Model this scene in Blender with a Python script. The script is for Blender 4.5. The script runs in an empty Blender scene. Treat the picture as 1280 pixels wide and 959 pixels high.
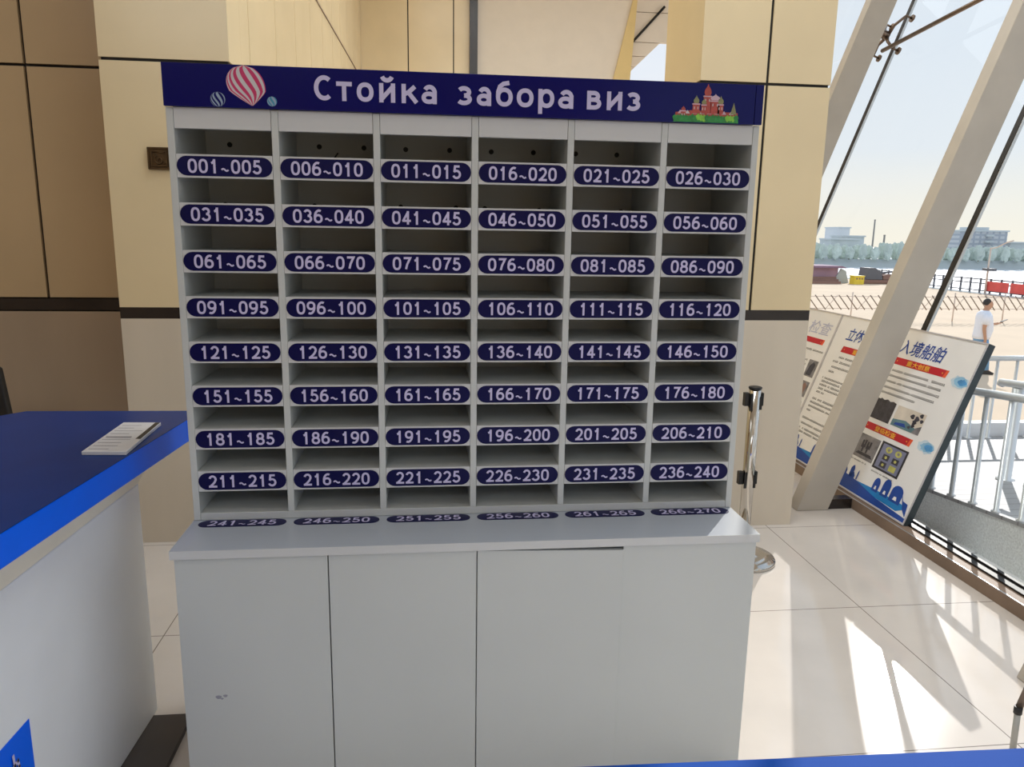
import bpy, bmesh, math, random
from mathutils import Vector, Matrix, Quaternion, noise

random.seed(7)
SC = bpy.context.scene
COL = SC.collection

# ------------------------------------------------------------------ camera
cam_d = bpy.data.cameras.new('camera')
cam = bpy.data.objects.new('camera', cam_d)
COL.objects.link(cam)
SC.camera = cam
cam_d.sensor_fit = 'HORIZONTAL'
cam_d.sensor_width = 36.0
cam_d.lens = 36.0 * 948.17 / 1280.0
cam_d.clip_start = 0.02
cam_d.clip_end = 2000
rt = Vector((0.9938342868, -0.1097755523, 0.0155800691))
up = Vector((0.0063559803, 0.1966939026, 0.9804443432))
fw = Vector((0.1106933238, 0.9743001780, -0.1961788757))
CAM = Vector((-0.1331, -2.1537, 1.6))
cam.matrix_world = Matrix(((rt.x, up.x, -fw.x, CAM.x), (rt.y, up.y, -fw.y, CAM.y),
                           (rt.z, up.z, -fw.z, CAM.z), (0, 0, 0, 1)))

# ------------------------------------------------------------------ light
EXPOSURE = 0.0
SUN = 3.5
SKY = 1.0
SC.view_settings.view_transform = 'Standard'
SC.view_settings.look = 'None'
SC.view_settings.exposure = EXPOSURE
SC.view_settings.gamma = 1.0
SC.view_settings.use_curve_mapping = False

w = bpy.data.worlds.new('sky')
SC.world = w
w.use_nodes = True
nt = w.node_tree
bg = nt.nodes['Background']
tc = nt.nodes.new('ShaderNodeTexCoord')
sep = nt.nodes.new('ShaderNodeSeparateXYZ')
ramp = nt.nodes.new('ShaderNodeValToRGB')
e = ramp.color_ramp.elements
e[0].position = 0.0; e[0].color = (0.98, 0.93, 0.82, 1)
e[1].position = 0.75; e[1].color = (0.60, 0.74, 0.95, 1)
k = e.new(0.04); k.color = (0.93, 0.91, 0.84, 1)
k = e.new(0.10); k.color = (0.82, 0.87, 0.93, 1)
k = e.new(0.38); k.color = (0.72, 0.82, 0.96, 1)
noi = nt.nodes.new('ShaderNodeTexNoise')
noi.inputs['Scale'].default_value = 2.2
noi.inputs['Detail'].default_value = 5
mp = nt.nodes.new('ShaderNodeMapping')
mp.inputs['Scale'].default_value = (1, 1, 5)
nr = nt.nodes.new('ShaderNodeValToRGB')
nr.color_ramp.elements[0].position = 0.45
nr.color_ramp.elements[1].position = 0.75
mixc = nt.nodes.new('ShaderNodeMix'); mixc.data_type = 'RGBA'
mulf = nt.nodes.new('ShaderNodeMath'); mulf.operation = 'MULTIPLY'; mulf.inputs[1].default_value = 0.55
L = nt.links.new
L(tc.outputs['Generated'], sep.inputs[0]); L(sep.outputs['Z'], ramp.inputs[0])
L(tc.outputs['Generated'], mp.inputs[0]); L(mp.outputs[0], noi.inputs['Vector'])
L(noi.outputs[0], nr.inputs[0]); L(nr.outputs[0], mulf.inputs[0]); L(mulf.outputs[0], mixc.inputs['Factor'])
L(ramp.outputs[0], mixc.inputs['A']); mixc.inputs['B'].default_value = (0.93, 0.93, 0.94, 1)
L(mixc.outputs['Result'], bg.inputs[0])
bg.inputs[1].default_value = SKY

sd = bpy.data.lights.new('sun', 'SUN')
sd.energy = SUN
sd.angle = math.radians(0.35)
sd.color = (1.0, 0.95, 0.91)
sun = bpy.data.objects.new('sun', sd)
COL.objects.link(sun)
sun.location = (12, 15, 14)
sun.rotation_euler = (-Vector((1.07, 1.485, 1.0))).to_track_quat('-Z', 'Y').to_euler()

# added area lights that fill the interior, all out of view
def fill_light(loc, aim, sx, sy, watt, col=(0.90, 0.96, 1.0)):
    a = bpy.data.lights.new('fill_light', 'AREA'); a.shape = 'RECTANGLE'; a.size = sx; a.size_y = sy; a.energy = watt; a.color = col
    o = bpy.data.objects.new('fill_light', a); COL.objects.link(o); o.location = loc
    o.rotation_euler = (Vector(aim) - Vector(loc)).to_track_quat('-Z', 'Y').to_euler()
fill_light((-1.8, -6.6, 4.7), (-0.3, 0, 1.0), 5.0, 1.4, 68)
fill_light((-3.0, -1.8, 5.5), (-2.0, -1.2, 0), 3.0, 3.0, 36)
fill_light((2.2, -3.0, 5.5), (2.2, -0.8, 0), 2.6, 3.0, 10)
fill_light((0.9, 0.9, 5.5), (1.3, 0.9, 0), 2.4, 2.0, 125)
fill_light((1.2, 5.5, 5.5), (1.0, 5.5, 0), 3.0, 3.0, 80)

# ------------------------------------------------------------------ materials
def s2l(c):
    return tuple((v / 255 / 12.92 if v / 255 <= 0.04045 else ((v / 255 + 0.055) / 1.055) ** 2.4) for v in c)

def mat(name, rgb, rough=0.5, metal=0.0, var=0.06, scale=6.0, spec=0.5, bump=0.0, stretch=(1, 1, 1), coat=0.0):
    m = bpy.data.materials.new(name)
    m.use_nodes = True
    n = m.node_tree
    b = n.nodes['Principled BSDF']
    c = s2l(rgb)
    t = n.nodes.new('ShaderNodeTexCoord')
    mpp = n.nodes.new('ShaderNodeMapping'); mpp.inputs['Scale'].default_value = stretch
    ns = n.nodes.new('ShaderNodeTexNoise'); ns.inputs['Scale'].default_value = scale; ns.inputs['Detail'].default_value = 4
    cr = n.nodes.new('ShaderNodeValToRGB')
    cr.color_ramp.elements[0].position = 0.3; cr.color_ramp.elements[1].position = 0.7
    cr.color_ramp.elements[0].color = tuple(v * (1 - var) for v in c) + (1,)
    cr.color_ramp.elements[1].color = tuple(min(1, v * (1 + var)) for v in c) + (1,)
    n.links.new(t.outputs['Object'], mpp.inputs[0]); n.links.new(mpp.outputs[0], ns.inputs['Vector'])
    n.links.new(ns.outputs[0], cr.inputs[0]); n.links.new(cr.outputs[0], b.inputs['Base Color'])
    b.inputs['Roughness'].default_value = rough
    b.inputs['Metallic'].default_value = metal
    b.inputs['Specular IOR Level'].default_value = spec
    b.inputs['Coat Weight'].default_value = coat
    if bump:
        bp = n.nodes.new('ShaderNodeBump'); bp.inputs['Strength'].default_value = bump; bp.inputs['Distance'].default_value = 0.01
        n.links.new(ns.outputs[0], bp.inputs['Height']); n.links.new(bp.outputs[0], b.inputs['Normal'])
    return m

def tile_mat(name, rgb, joint, bw, bh, loc, mortar=0.003, rough=0.12, var=0.05, rot=0.0, spec=0.5):
    m = mat(name, rgb, rough, 0, var, 3.0, spec)
    n = m.node_tree
    b = n.nodes['Principled BSDF']
    src = b.inputs['Base Color'].links[0].from_socket
    t = n.nodes.new('ShaderNodeTexCoord')
    mpp = n.nodes.new('ShaderNodeMapping'); mpp.inputs['Location'].default_value = loc
    mpp.inputs['Rotation'].default_value = (rot, 0, 0) if rot else (0, 0, 0)
    br = n.nodes.new('ShaderNodeTexBrick')
    br.offset = 0.0; br.squash = 1.0
    br.inputs['Scale'].default_value = 1.0
    br.inputs['Mortar Size'].default_value = mortar
    br.inputs['Mortar Smooth'].default_value = 0.1
    br.inputs['Brick Width'].default_value = bw
    br.inputs['Row Height'].default_value = bh
    br.inputs['Mortar'].default_value = s2l(joint) + (1,)
    n.links.new(t.outputs['Object'], mpp.inputs[0]); n.links.new(mpp.outputs[0], br.inputs['Vector'])
    n.links.new(src, br.inputs['Color1']); n.links.new(src, br.inputs['Color2'])
    n.links.new(br.outputs[0], b.inputs['Base Color'])
    return m

M = {}
M['white'] = mat('white_laminate', (202, 205, 202), 0.35, var=0.015, scale=3)
M['white_edge'] = mat('white_edge_band', (208, 209, 208), 0.4, var=0.01)
M['worktop'] = mat('white_laminate_shaded_top', (178, 184, 192), 0.3, var=0.015, scale=3)  # white laminate greyed and blued for the top's shade and sky reflection
M['navy'] = mat('navy_acrylic', (6, 9, 92), 0.2, var=0.05, spec=0.2)
M['navy_label'] = mat('navy_label', (5, 5, 68), 0.4, var=0.04, spec=0.2)
M['letter'] = mat('lavender_white_letter', (204, 197, 230), 0.5, var=0.02)
M['dark_hole'] = mat('black_plastic', (18, 18, 18), 0.5, var=0.1)
M['marble'] = mat('beige_panel', (232, 212, 172), 0.22, var=0.05, scale=1.6)
M['marble_low'] = mat('beige_grey_marble', (216, 204, 186), 0.25, var=0.06, scale=3, stretch=(1, 1, 0.25))
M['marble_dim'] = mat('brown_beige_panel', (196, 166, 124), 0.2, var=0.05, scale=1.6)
M['marble_low_shade'] = mat('beige_grey_marble_shaded', (168, 148, 126), 0.25, var=0.08, scale=3, stretch=(1, 1, 0.25))  # darker copy of the low marble, the recess's shade in its colour
M['marble_shade'] = mat('beige_panel_shaded', (188, 162, 126), 0.25, var=0.05, scale=1.6)  # beige panel with the shade of the recess put into the colour
M['joint'] = mat('black_joint', (16, 14, 13), 0.6, var=0.1)
M['band'] = mat('dark_brown_stone', (44, 37, 34), 0.25, var=0.15, scale=8)
M['plaster'] = mat('white_plaster', (232, 222, 208), 0.7, var=0.02)
M['yellow'] = mat('pale_yellow_panel', (226, 200, 140), 0.5, var=0.03)
M['ceiling'] = mat('ceiling_paint', (224, 216, 204), 0.8, var=0.02)
M['beam'] = mat('weathered_cream_paint', (188, 180, 168), 0.5, var=0.06, scale=5, bump=0.05)
M['frame_metal'] = mat('brown_steel', (140, 120, 104), 0.55, 0.0, var=0.1, spec=0.2)
M['alu'] = mat('brushed_aluminium', (200, 202, 204), 0.35, 0.8, var=0.05)
M['gasket'] = mat('black_rubber', (30, 28, 28), 0.5, var=0.1)
M['floor'] = tile_mat('polished_beige_tile', (214, 206, 198), (128, 118, 110), 0.98, 0.915, (-1.756 + 0.98 * 8, -0.745 + 0.915 * 12, 0), 0.0022, 0.09)
M['blue_top'] = mat('dark_blue_laminate', (12, 50, 116), 0.25, var=0.06, spec=0.06)
M['blue_front'] = mat('blue_laminate_lit', (26, 76, 166), 0.6, var=0.06, spec=0.05)  # lighter copy of the blue top, window reflection put into the colour
M['blue_edge'] = mat('bright_blue_edge', (0, 102, 250), 0.35, var=0.04, spec=0.2)
M['counter_white'] = mat('off_white_board', (238, 240, 244), 0.45, var=0.02)
M['cream'] = mat('cream_moulding', (240, 232, 216), 0.5, var=0.03)
M['plinth'] = mat('charcoal_stone', (74, 68, 66), 0.5, var=0.1)
M['paper'] = mat('printed_paper', (214, 216, 222), 0.3, var=0.03)
M['paper_ink'] = mat('grey_ink', (150, 150, 160), 0.6, var=0.05)
M['chrome'] = mat('polished_steel', (205, 200, 192), 0.12, 1.0, var=0.04)
M['black'] = mat('matte_black', (22, 22, 24), 0.45, var=0.1)
M['bronze'] = mat('aged_bronze', (84, 62, 34), 0.45, 0.5, var=0.2, scale=30)
M['board'] = mat('poster_paper', (244, 243, 242), 0.3, var=0.02)
M['board_edge'] = mat('poster_board_edge', (64, 74, 80), 0.3, 0.3, var=0.1)
M['ink'] = mat('black_ink', (52, 50, 54), 0.6, var=0.05)
M['title_blue'] = mat('title_blue', (24, 70, 158), 0.5, var=0.04)
M['title_pale'] = mat('title_outline_lilac', (196, 198, 220), 0.5, var=0.04)
M['red_bar'] = mat('poster_red', (196, 26, 44), 0.5, var=0.06)
M['orange'] = mat('poster_orange', (236, 96, 54), 0.5, var=0.06)
M['gold'] = mat('poster_gold', (250, 196, 60), 0.5, var=0.06)
M['pic_dark'] = mat('photo_dark', (58, 58, 70), 0.4, var=0.5, scale=26)
M['pic_grey'] = mat('photo_grey', (132, 130, 134), 0.4, var=0.4, scale=18)
M['pic_slate'] = mat('photo_slate', (128, 132, 160), 0.4, var=0.1, scale=18)
M['pic_ivory'] = mat('photo_ivory', (222, 212, 198), 0.4, var=0.08, scale=14)
M['pic_teal'] = mat('photo_teal', (92, 128, 138), 0.4, var=0.2, scale=14)
M['pic_olive'] = mat('photo_olive', (196, 194, 110), 0.4, var=0.2, scale=40)
M['sky_blue'] = mat('poster_light_blue', (150, 200, 234), 0.5, var=0.25, scale=9)
M['pale_blue'] = mat('poster_pale_blue', (204, 224, 238), 0.5, var=0.06, scale=12)
M['sky_mid'] = mat('poster_mid_blue', (82, 156, 216), 0.5, var=0.2, scale=16)
M['deep_blue'] = mat('poster_deep_blue', (22, 72, 160), 0.5, var=0.12, scale=6)
M['cyan'] = mat('poster_cyan', (20, 130, 200), 0.5, var=0.12, scale=6)
M['pink'] = mat('print_crimson', (196, 34, 96), 0.4, var=0.05)
M['print_white'] = mat('print_white', (204, 200, 202), 0.4, var=0.04)
M['print_grey'] = mat('print_blue_grey', (150, 168, 190), 0.4, var=0.04)
M['print_teal'] = mat('print_teal', (50, 140, 172), 0.4, var=0.04)
M['brick'] = mat('print_brick_red', (178, 74, 66), 0.4, var=0.2, scale=120)
M['dome'] = mat('print_lilac_dome', (206, 176, 190), 0.4, var=0.08, scale=60)
M['dome_green'] = mat('print_olive_dome', (140, 140, 96), 0.4, var=0.08, scale=60)
M['leaf_print'] = mat('print_green', (44, 138, 66), 0.4, var=0.3, scale=120)
M['leaf_light'] = mat('print_lime', (132, 200, 70), 0.4, var=0.2, scale=120)
M['granite'] = mat('grey_granite', (236, 239, 239), 0.6, var=0.16, scale=90)
M['slab'] = tile_mat('white_stone_slab', (236, 236, 238), (150, 150, 152), 5.0, 0.62, (3, 0.4, 0), 0.006, 0.5)
M['deck'] = tile_mat('white_deck_boards', (164, 164, 166), (132, 130, 132), 30.0, 0.11, (15, 0, 0), 0.006, 0.6)
M['rail'] = mat('white_steel_rail', (226, 228, 230), 0.3, 0.3, var=0.03)
M['sand'] = mat('sand_paving', (218, 194, 166), 0.9, var=0.05, scale=0.6)
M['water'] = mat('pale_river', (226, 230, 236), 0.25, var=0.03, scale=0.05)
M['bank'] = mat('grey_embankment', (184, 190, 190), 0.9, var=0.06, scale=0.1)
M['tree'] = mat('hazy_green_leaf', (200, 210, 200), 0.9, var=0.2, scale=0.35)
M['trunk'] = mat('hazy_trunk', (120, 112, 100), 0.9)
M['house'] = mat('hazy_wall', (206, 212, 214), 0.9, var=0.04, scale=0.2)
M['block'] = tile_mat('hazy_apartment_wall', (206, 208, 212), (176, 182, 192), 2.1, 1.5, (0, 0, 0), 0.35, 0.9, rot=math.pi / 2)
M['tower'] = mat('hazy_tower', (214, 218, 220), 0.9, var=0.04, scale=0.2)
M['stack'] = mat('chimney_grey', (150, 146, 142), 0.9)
M['lattice'] = mat('weathered_post', (150, 132, 118), 0.8)
M['pale_post'] = mat('pale_post', (222, 204, 190), 0.8)
M['fence_dark'] = mat('dark_fence_steel', (108, 108, 114), 0.6)
M['banner_red'] = mat('red_cloth', (236, 98, 90), 0.8, var=0.1, scale=3)
M['pav_wall'] = mat('mauve_wall', (178, 144, 160), 0.8, var=0.1, scale=1)
M['pav_roof'] = mat('mauve_roof', (148, 118, 140), 0.8)
M['yellow_box'] = mat('yellow_paint', (244, 214, 70), 0.6)
M['machine'] = mat('machine_grey', (106, 106, 112), 0.6)
M['rust'] = mat('rust_brown', (150, 116, 104), 0.8)
M['skin'] = mat('skin', (196, 150, 122), 0.6, var=0.04)
M['shirt'] = mat('white_cotton', (240, 242, 250), 0.9, var=0.02)
M['jeans'] = mat('washed_denim', (120, 164, 206), 0.9, var=0.06)
M['hair'] = mat('dark_hair', (50, 46, 46), 0.7)
M['shoe'] = mat('dark_shoe', (60, 56, 54), 0.7)
M['brown_leg'] = mat('brown_metal', (120, 106, 96), 0.35, 0.6)
M['grey_leg'] = mat('grey_painted_metal', (176, 176, 170), 0.4, 0.2)
M['bronze_steel'] = mat('bronzed_steel', (120, 104, 92), 0.3, 0.8)

g = bpy.data.materials.new('clear_glass'); g.use_nodes = True
gn = g.node_tree
for nd in list(gn.nodes): gn.nodes.remove(nd)
go = gn.nodes.new('ShaderNodeOutputMaterial'); gm = gn.nodes.new('ShaderNodeMixShader')
gt = gn.nodes.new('ShaderNodeBsdfTransparent'); gt.inputs[0].default_value = (0.985, 0.995, 0.99, 1)
gg = gn.nodes.new('ShaderNodeBsdfGlossy'); gg.inputs['Roughness'].default_value = 0.02
gf = gn.nodes.new('ShaderNodeFresnel'); gf.inputs[0].default_value = 1.13
gq = gn.nodes.new('ShaderNodeNewGeometry'); gi = gn.nodes.new('ShaderNodeMath'); gi.operation = 'SUBTRACT'; gi.inputs[0].default_value = 1.0
gx = gn.nodes.new('ShaderNodeMath'); gx.operation = 'MULTIPLY'
gn.links.new(gq.outputs['Backfacing'], gi.inputs[1]); gn.links.new(gi.outputs[0], gx.inputs[0]); gn.links.new(gf.outputs[0], gx.inputs[1])
gn.links.new(gx.outputs[0], gm.inputs[0]); gn.links.new(gt.outputs[0], gm.inputs[1]); gn.links.new(gg.outputs[0], gm.inputs[2])
gn.links.new(gm.outputs[0], go.inputs[0])
M['glass'] = g

# ------------------------------------------------------------------ helpers
class MB:
    def __init__(self):
        self.v = []; self.f = []; self.mi = []; self.mats = []; self.smooth = []
    def _m(self, m):
        if m not in self.mats: self.mats.append(m)
        return self.mats.index(m)
    def add(self, vs, fs, m='white', smooth=False):
        o = len(self.v); i = self._m(m)
        self.v += [tuple(x) for x in vs]
        for f in fs:
            self.f.append([a + o for a in f]); self.mi.append(i); self.smooth.append(smooth)
        return self
    def box(self, x0, x1, y0, y1, z0, z1, m='white'):
        vs = [(x, y, z) for z in (z0, z1) for y in (y0, y1) for x in (x0, x1)]
        return self.add(vs, [(0, 2, 3, 1), (4, 5, 7, 6), (0, 1, 5, 4), (2, 6, 7, 3), (0, 4, 6, 2), (1, 3, 7, 5)], m)
    def prism(self, base, off, m='white', smooth=False):
        """polygon (list of 3D points) extruded by vector off"""
        n = len(base); off = Vector(off)
        vs = [Vector(p) for p in base] + [Vector(p) + off for p in base]
        fs = [tuple(range(n))[::-1], tuple(range(n, 2 * n))] + [(i, (i + 1) % n, n + (i + 1) % n, n + i) for i in range(n)]
        return self.add(vs, fs, m)
    def tube(self, pts, r, m='white', n=10, caps=True):
        pts = [Vector(p) for p in pts]
        rs = r if isinstance(r, (list, tuple)) else [r] * len(pts)
        vs = []; fs = []
        t0 = (pts[1] - pts[0]).normalized()
        a = t0.orthogonal().normalized()
        for i, p in enumerate(pts):
            if i == 0: t = pts[1] - pts[0]
            elif i == len(pts) - 1: t = pts[-1] - pts[-2]
            else: t = (pts[i + 1] - pts[i]).normalized() + (pts[i] - pts[i - 1]).normalized()
            t.normalize()
            a = (a - t * a.dot(t)).normalized(); b = t.cross(a)
            for j in range(n):
                q = 2 * math.pi * j / n
                vs.append(p + (a * math.cos(q) + b * math.sin(q)) * rs[i])
        for i in range(len(pts) - 1):
            for j in range(n):
                k2 = (j + 1) % n
                fs.append((i * n + j, i * n + k2, (i + 1) * n + k2, (i + 1) * n + j))
        self.add(vs, fs, m, True)
        if caps:
            self.add(vs[:n], [tuple(range(n))[::-1]], m); self.add(vs[-n:], [tuple(range(n))], m)
        return self
    def lathe(self, prof, c, m='white', n=32):
        """profile [(r,z)] about the vertical axis through c"""
        vs = []; fs = []
        for r, z in prof:
            for j in range(n):
                q = 2 * math.pi * j / n
                vs.append((c[0] + r * math.cos(q), c[1] + r * math.sin(q), c[2] + z))
        for i in range(len(prof) - 1):
            for j in range(n):
                k2 = (j + 1) % n
                fs.append((i * n + j, i * n + k2, (i + 1) * n + k2, (i + 1) * n + j))
        self.add(vs, fs, m, True)
        self.add(vs[:n], [tuple(range(n))[::-1]], m); self.add(vs[-n:], [tuple(range(n))], m)
        return self
    def build(self, name, parent=None, bevel=0.0):
        me = bpy.data.meshes.new(name)
        me.from_pydata(self.v, [], self.f)
        for m in self.mats: me.materials.append(M[m])
        me.polygons.foreach_set('material_index', self.mi)
        me.polygons.foreach_set('use_smooth', self.smooth)
        bm = bmesh.new(); bm.from_mesh(me)
        bmesh.ops.remove_doubles(bm, verts=bm.verts, dist=1e-6)
        bmesh.ops.recalc_face_normals(bm, faces=bm.faces)
        bm.to_mesh(me); bm.free()
        me.update()
        o = bpy.data.objects.new(name, me)
        COL.objects.link(o)
        if bevel:
            b = o.modifiers.new('bevel', 'BEVEL'); b.width = bevel; b.segments = 2; b.limit_method = 'ANGLE'
        if parent is not None:
            o.parent = parent
        return o

def part(name, mb, parent, bevel=0.0, label=None):
    """mb is in world space; the parent carries a plain translation/rotation"""
    o = mb.build(name, None, bevel)
    put(o, parent)
    if label: o['label'] = label
    return o

def wm(o):
    m = o.matrix_basis.copy()
    p = o.parent
    if p is not None:
        m = wm(p) @ o.matrix_parent_inverse @ m
    return m

def put(o, parent):
    o.parent = parent
    o.matrix_parent_inverse = wm(parent).inverted()

def tag(o, label, cat, group=None):
    o['label'] = label; o['category'] = cat
    if group: o['group'] = group
    return o

def thing(name, label, cat, loc=(0, 0, 0), group=None):
    o = bpy.data.objects.new(name, None); COL.objects.link(o)
    o.location = loc; o.empty_display_size = 0.05
    return tag(o, label, cat, group)

def struct(name, mb, bevel=0.0):
    o = mb.build(name, None, bevel); o['kind'] = 'structure'
    return o

_tc = {}
def text_mesh(s, m, bold=0.0, depth=0.0004):
    """flat lettering as a mesh, centred on its own box; returns (mesh, w, h)"""
    key = (s, m, bold)
    if key in _tc: return _tc[key]
    cu = bpy.data.curves.new('t', 'FONT')
    cu.body = s; cu.size = 1.0; cu.offset = bold; cu.extrude = 0.0
    cu.resolution_u = 4
    o = bpy.data.objects.new('t', cu); COL.objects.link(o)
    bpy.context.view_layer.update()
    dg = bpy.context.evaluated_depsgraph_get()
    me = bpy.data.meshes.new_from_object(o.evaluated_get(dg))
    bpy.data.objects.remove(o); bpy.data.curves.remove(cu)
    xs = [v.co.x for v in me.vertices]; ys = [v.co.y for v in me.vertices]
    cx, cy = (min(xs) + max(xs)) / 2, (min(ys) + max(ys)) / 2
    wd, ht = max(xs) - min(xs), max(ys) - min(ys)
    for v in me.vertices: v.co.x -= cx; v.co.y -= cy
    me.materials.clear(); me.materials.append(M[m])
    _tc[key] = (me, wd, ht)
    return _tc[key]

def text(name, s, m, wd, ht, mtx, parent, bold=0.0, slant=0.0):
    me, w0, h0 = text_mesh(s, m, bold)
    me = me.copy()
    sx, sy = wd / w0, ht / h0
    for v in me.vertices:
        x, y = v.co.x * sx, v.co.y * sy
        v.co = mtx @ Vector((x + slant * y, y, 0))
    me.name = name
    o = bpy.data.objects.new(name, me); COL.objects.link(o)
    put(o, parent)
    return o

LABELS = ['%03d~%03d' % (5 * i + 1, 5 * i + 5) for i in range(54)]
# bold sans lettering drawn as stroked outlines: centre lines in a unit box
def EA(cx, cy, rx, ry, a0, a1, n=18):
    return [(cx + rx * math.cos(math.radians(a0 + (a1 - a0) * i / n)), cy + ry * math.sin(math.radians(a0 + (a1 - a0) * i / n))) for i in range(n + 1)]
def EC(cx, cy, rx, ry, n=28, p=2.2):
    o = []
    for i in range(n):
        a = 2 * math.pi * i / n; c_, s_ = math.cos(a), math.sin(a)
        o.append((cx + rx * math.copysign(abs(c_) ** (2 / p), c_), cy + ry * math.copysign(abs(s_) ** (2 / p), s_)))
    return o
SIX = [(EC(.5, .30, .5, .30), 1), (EA(.64, .42, .64, .58, 180, 66), 0)]
GL = {
    '0': [(EC(.5, .5, .5, .5, 28, 2.5), 1)],
    '1': [([(.62, 0), (.62, 1)], 0), ([(.14, .76), (.42, .82), (.60, .99)], 0)],
    '2': [(EA(.5, .70, .47, .30, 165, -12) + [(.78, .42), (.45, .2), (.10, .02)], 0), ([(.04, 0), (1, 0)], 0)],
    '3': [(EA(.46, .76, .44, .24, 160, -85), 0), (EA(.46, .27, .52, .27, 88, -162), 0)],
    '4': [([(.72, 0), (.72, 1)], 0), ([(.70, .97), (.02, .28)], 0), ([(.04, .24), (1, .24)], 0)],
    '5': [([(.92, 1), (.22, 1), (.12, .5)], 0), (EA(.46, .31, .52, .31, 138, -158), 0)],
    '6': SIX, '9': [([(1 - x, 1 - y) for x, y in p_], c_) for p_, c_ in SIX],
    '7': [([(0, 1), (1, 1), (.52, .42), (.34, 0)], 0)],
    '8': [(EC(.5, .76, .42, .24), 1), (EC(.5, .26, .5, .26), 1)],
    '~': [([(x / 12, .22 + .085 * math.sin(2 * math.pi * x / 12)) for x in range(13)], 0)],
    'С': [(EA(.56, .5, .56, .5, 50, 310, 24), 0)],
    'т': [([(0, 1), (1, 1)], 0), ([(.5, 0), (.5, 1)], 0)],
    'о': [(EC(.5, .5, .5, .5), 1)],
    'и': [([(0, 0), (0, 1)], 0), ([(1, 0), (1, 1)], 0), ([(.05, .1), (.95, .9)], 0)],
    'к': [([(0, 0), (0, 1)], 0), ([(.95, .99), (.42, .60), (.10, .48)], 0), ([(.42, .56), (.98, .01)], 0)],
    'а': [([(1, 0), (1, .62)], 0), (EA(.54, .62, .46, .38, 0, 150), 0), (EC(.48, .27, .48, .27), 1)],
    'з': [(EA(.42, .75, .50, .25, 150, -88), 0), (EA(.42, .26, .57, .26, 88, -150), 0)],
    'б': [(EC(.5, .5, .5, .5), 1), ([(0, .5), (.01, .85), (.14, 1.2), (.42, 1.4), (.88, 1.48)], 0)],
    'р': [([(0, -.42), (0, 1)], 0), (EC(.52, .5, .48, .5), 1)],
    'в': [([(0, 0), (0, 1)], 0), ([(0, 1), (.45, 1)] + EA(.48, .77, .38, .23, 90, -90, 10) + [(0, .54)], 0), ([(0, .54), (.5, .54)] + EA(.52, .27, .48, .27, 90, -90, 10) + [(0, 0)], 0)],
}
GL['й'] = GL['и'] + [(EA(.5, 1.70, .44, .36, 200, 340, 10), 0)]
def strip(b, pts, closed, t, m, fn):
    n = len(pts); P = [Vector(p) for p in pts]; vs = []
    if not closed:
        P[0] = P[0] - (P[1] - P[0]).normalized() * t * 0.5 if n == 2 else P[0]
        P[-1] = P[-1] + (P[-1] - P[-2]).normalized() * t * 0.5 if n == 2 else P[-1]
    for i in range(n):
        a = P[i] - P[i - 1] if (i or closed) else P[1] - P[0]
        c = P[(i + 1) % n] - P[i] if (i < n - 1 or closed) else P[i] - P[i - 1]
        a.normalize(); c.normalize()
        na, nc = Vector((-a.y, a.x)), Vector((-c.y, c.x))
        q = (na + nc)
        q = q / max(0.5, q.dot(na)) if q.length > 1e-6 else na
        vs += [fn(*(P[i] + q * t / 2)), fn(*(P[i] - q * t / 2))]
    k_ = n if closed else n - 1
    b.add(vs, [(2 * i, 2 * i + 1, (2 * i + 3) % (2 * n), (2 * i + 2) % (2 * n)) for i in range(k_)], m)
def glyph(b, ch, x0, x1, z0, h, t, m, fn, lift=Vector((0, -1, 0))):
    fn0 = fn
    for q_, (pts, closed) in enumerate(GL[ch]):
        fn = (lambda x, y, q_=q_: Vector(fn0(x, y)) + lift * 0.00015 * q_)
        tt = t * (0.72 if ch == '~' else 1.0)
        strip(b, [(x0 + t / 2 + u * (x1 - x0 - t), z0 + t / 2 + v * (h - t)) for u, v in pts], closed, tt, m, fn)
def number_mesh(b, s_, wd, ht, fn, m='letter', lift=Vector((0, -1, 0))):
    adv = wd / 7; gw = adv * 0.86; t = ht * 0.165
    for i, ch in enumerate(s_):
        x0 = -wd / 2 + adv * i + (adv - gw) / 2
        glyph(b, ch, x0, x0 + gw * (1.0 if ch != '1' else 0.92), -ht / 2, ht, t, m, fn, lift)
    return b

# ------------------------------------------------------------------ the setting
struct('floor', MB().box(-6, 2.40, -7, 10, -0.3, 0.0, 'floor'))
struct('ceiling', MB().box(-6.2, 4.6, -7, 12, 5.6, 5.8, 'ceiling'))
struct('wall_front', MB().box(-6.2, 2.2, -7.2, -7.0, 0, 5.6, 'marble_dim'))  # unseen wall added to cut the light from behind the camera
struct('wall_sun_block', MB().box(-1.03, 1.215, 1.95, 2.10, 0, 2.15, 'marble'))  # hidden half wall added to stop sun passing between the columns
struct('wall_left', MB().box(-6.2, -6.0, -7, 1.93, 0, 5.6, 'marble_dim'))

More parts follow.
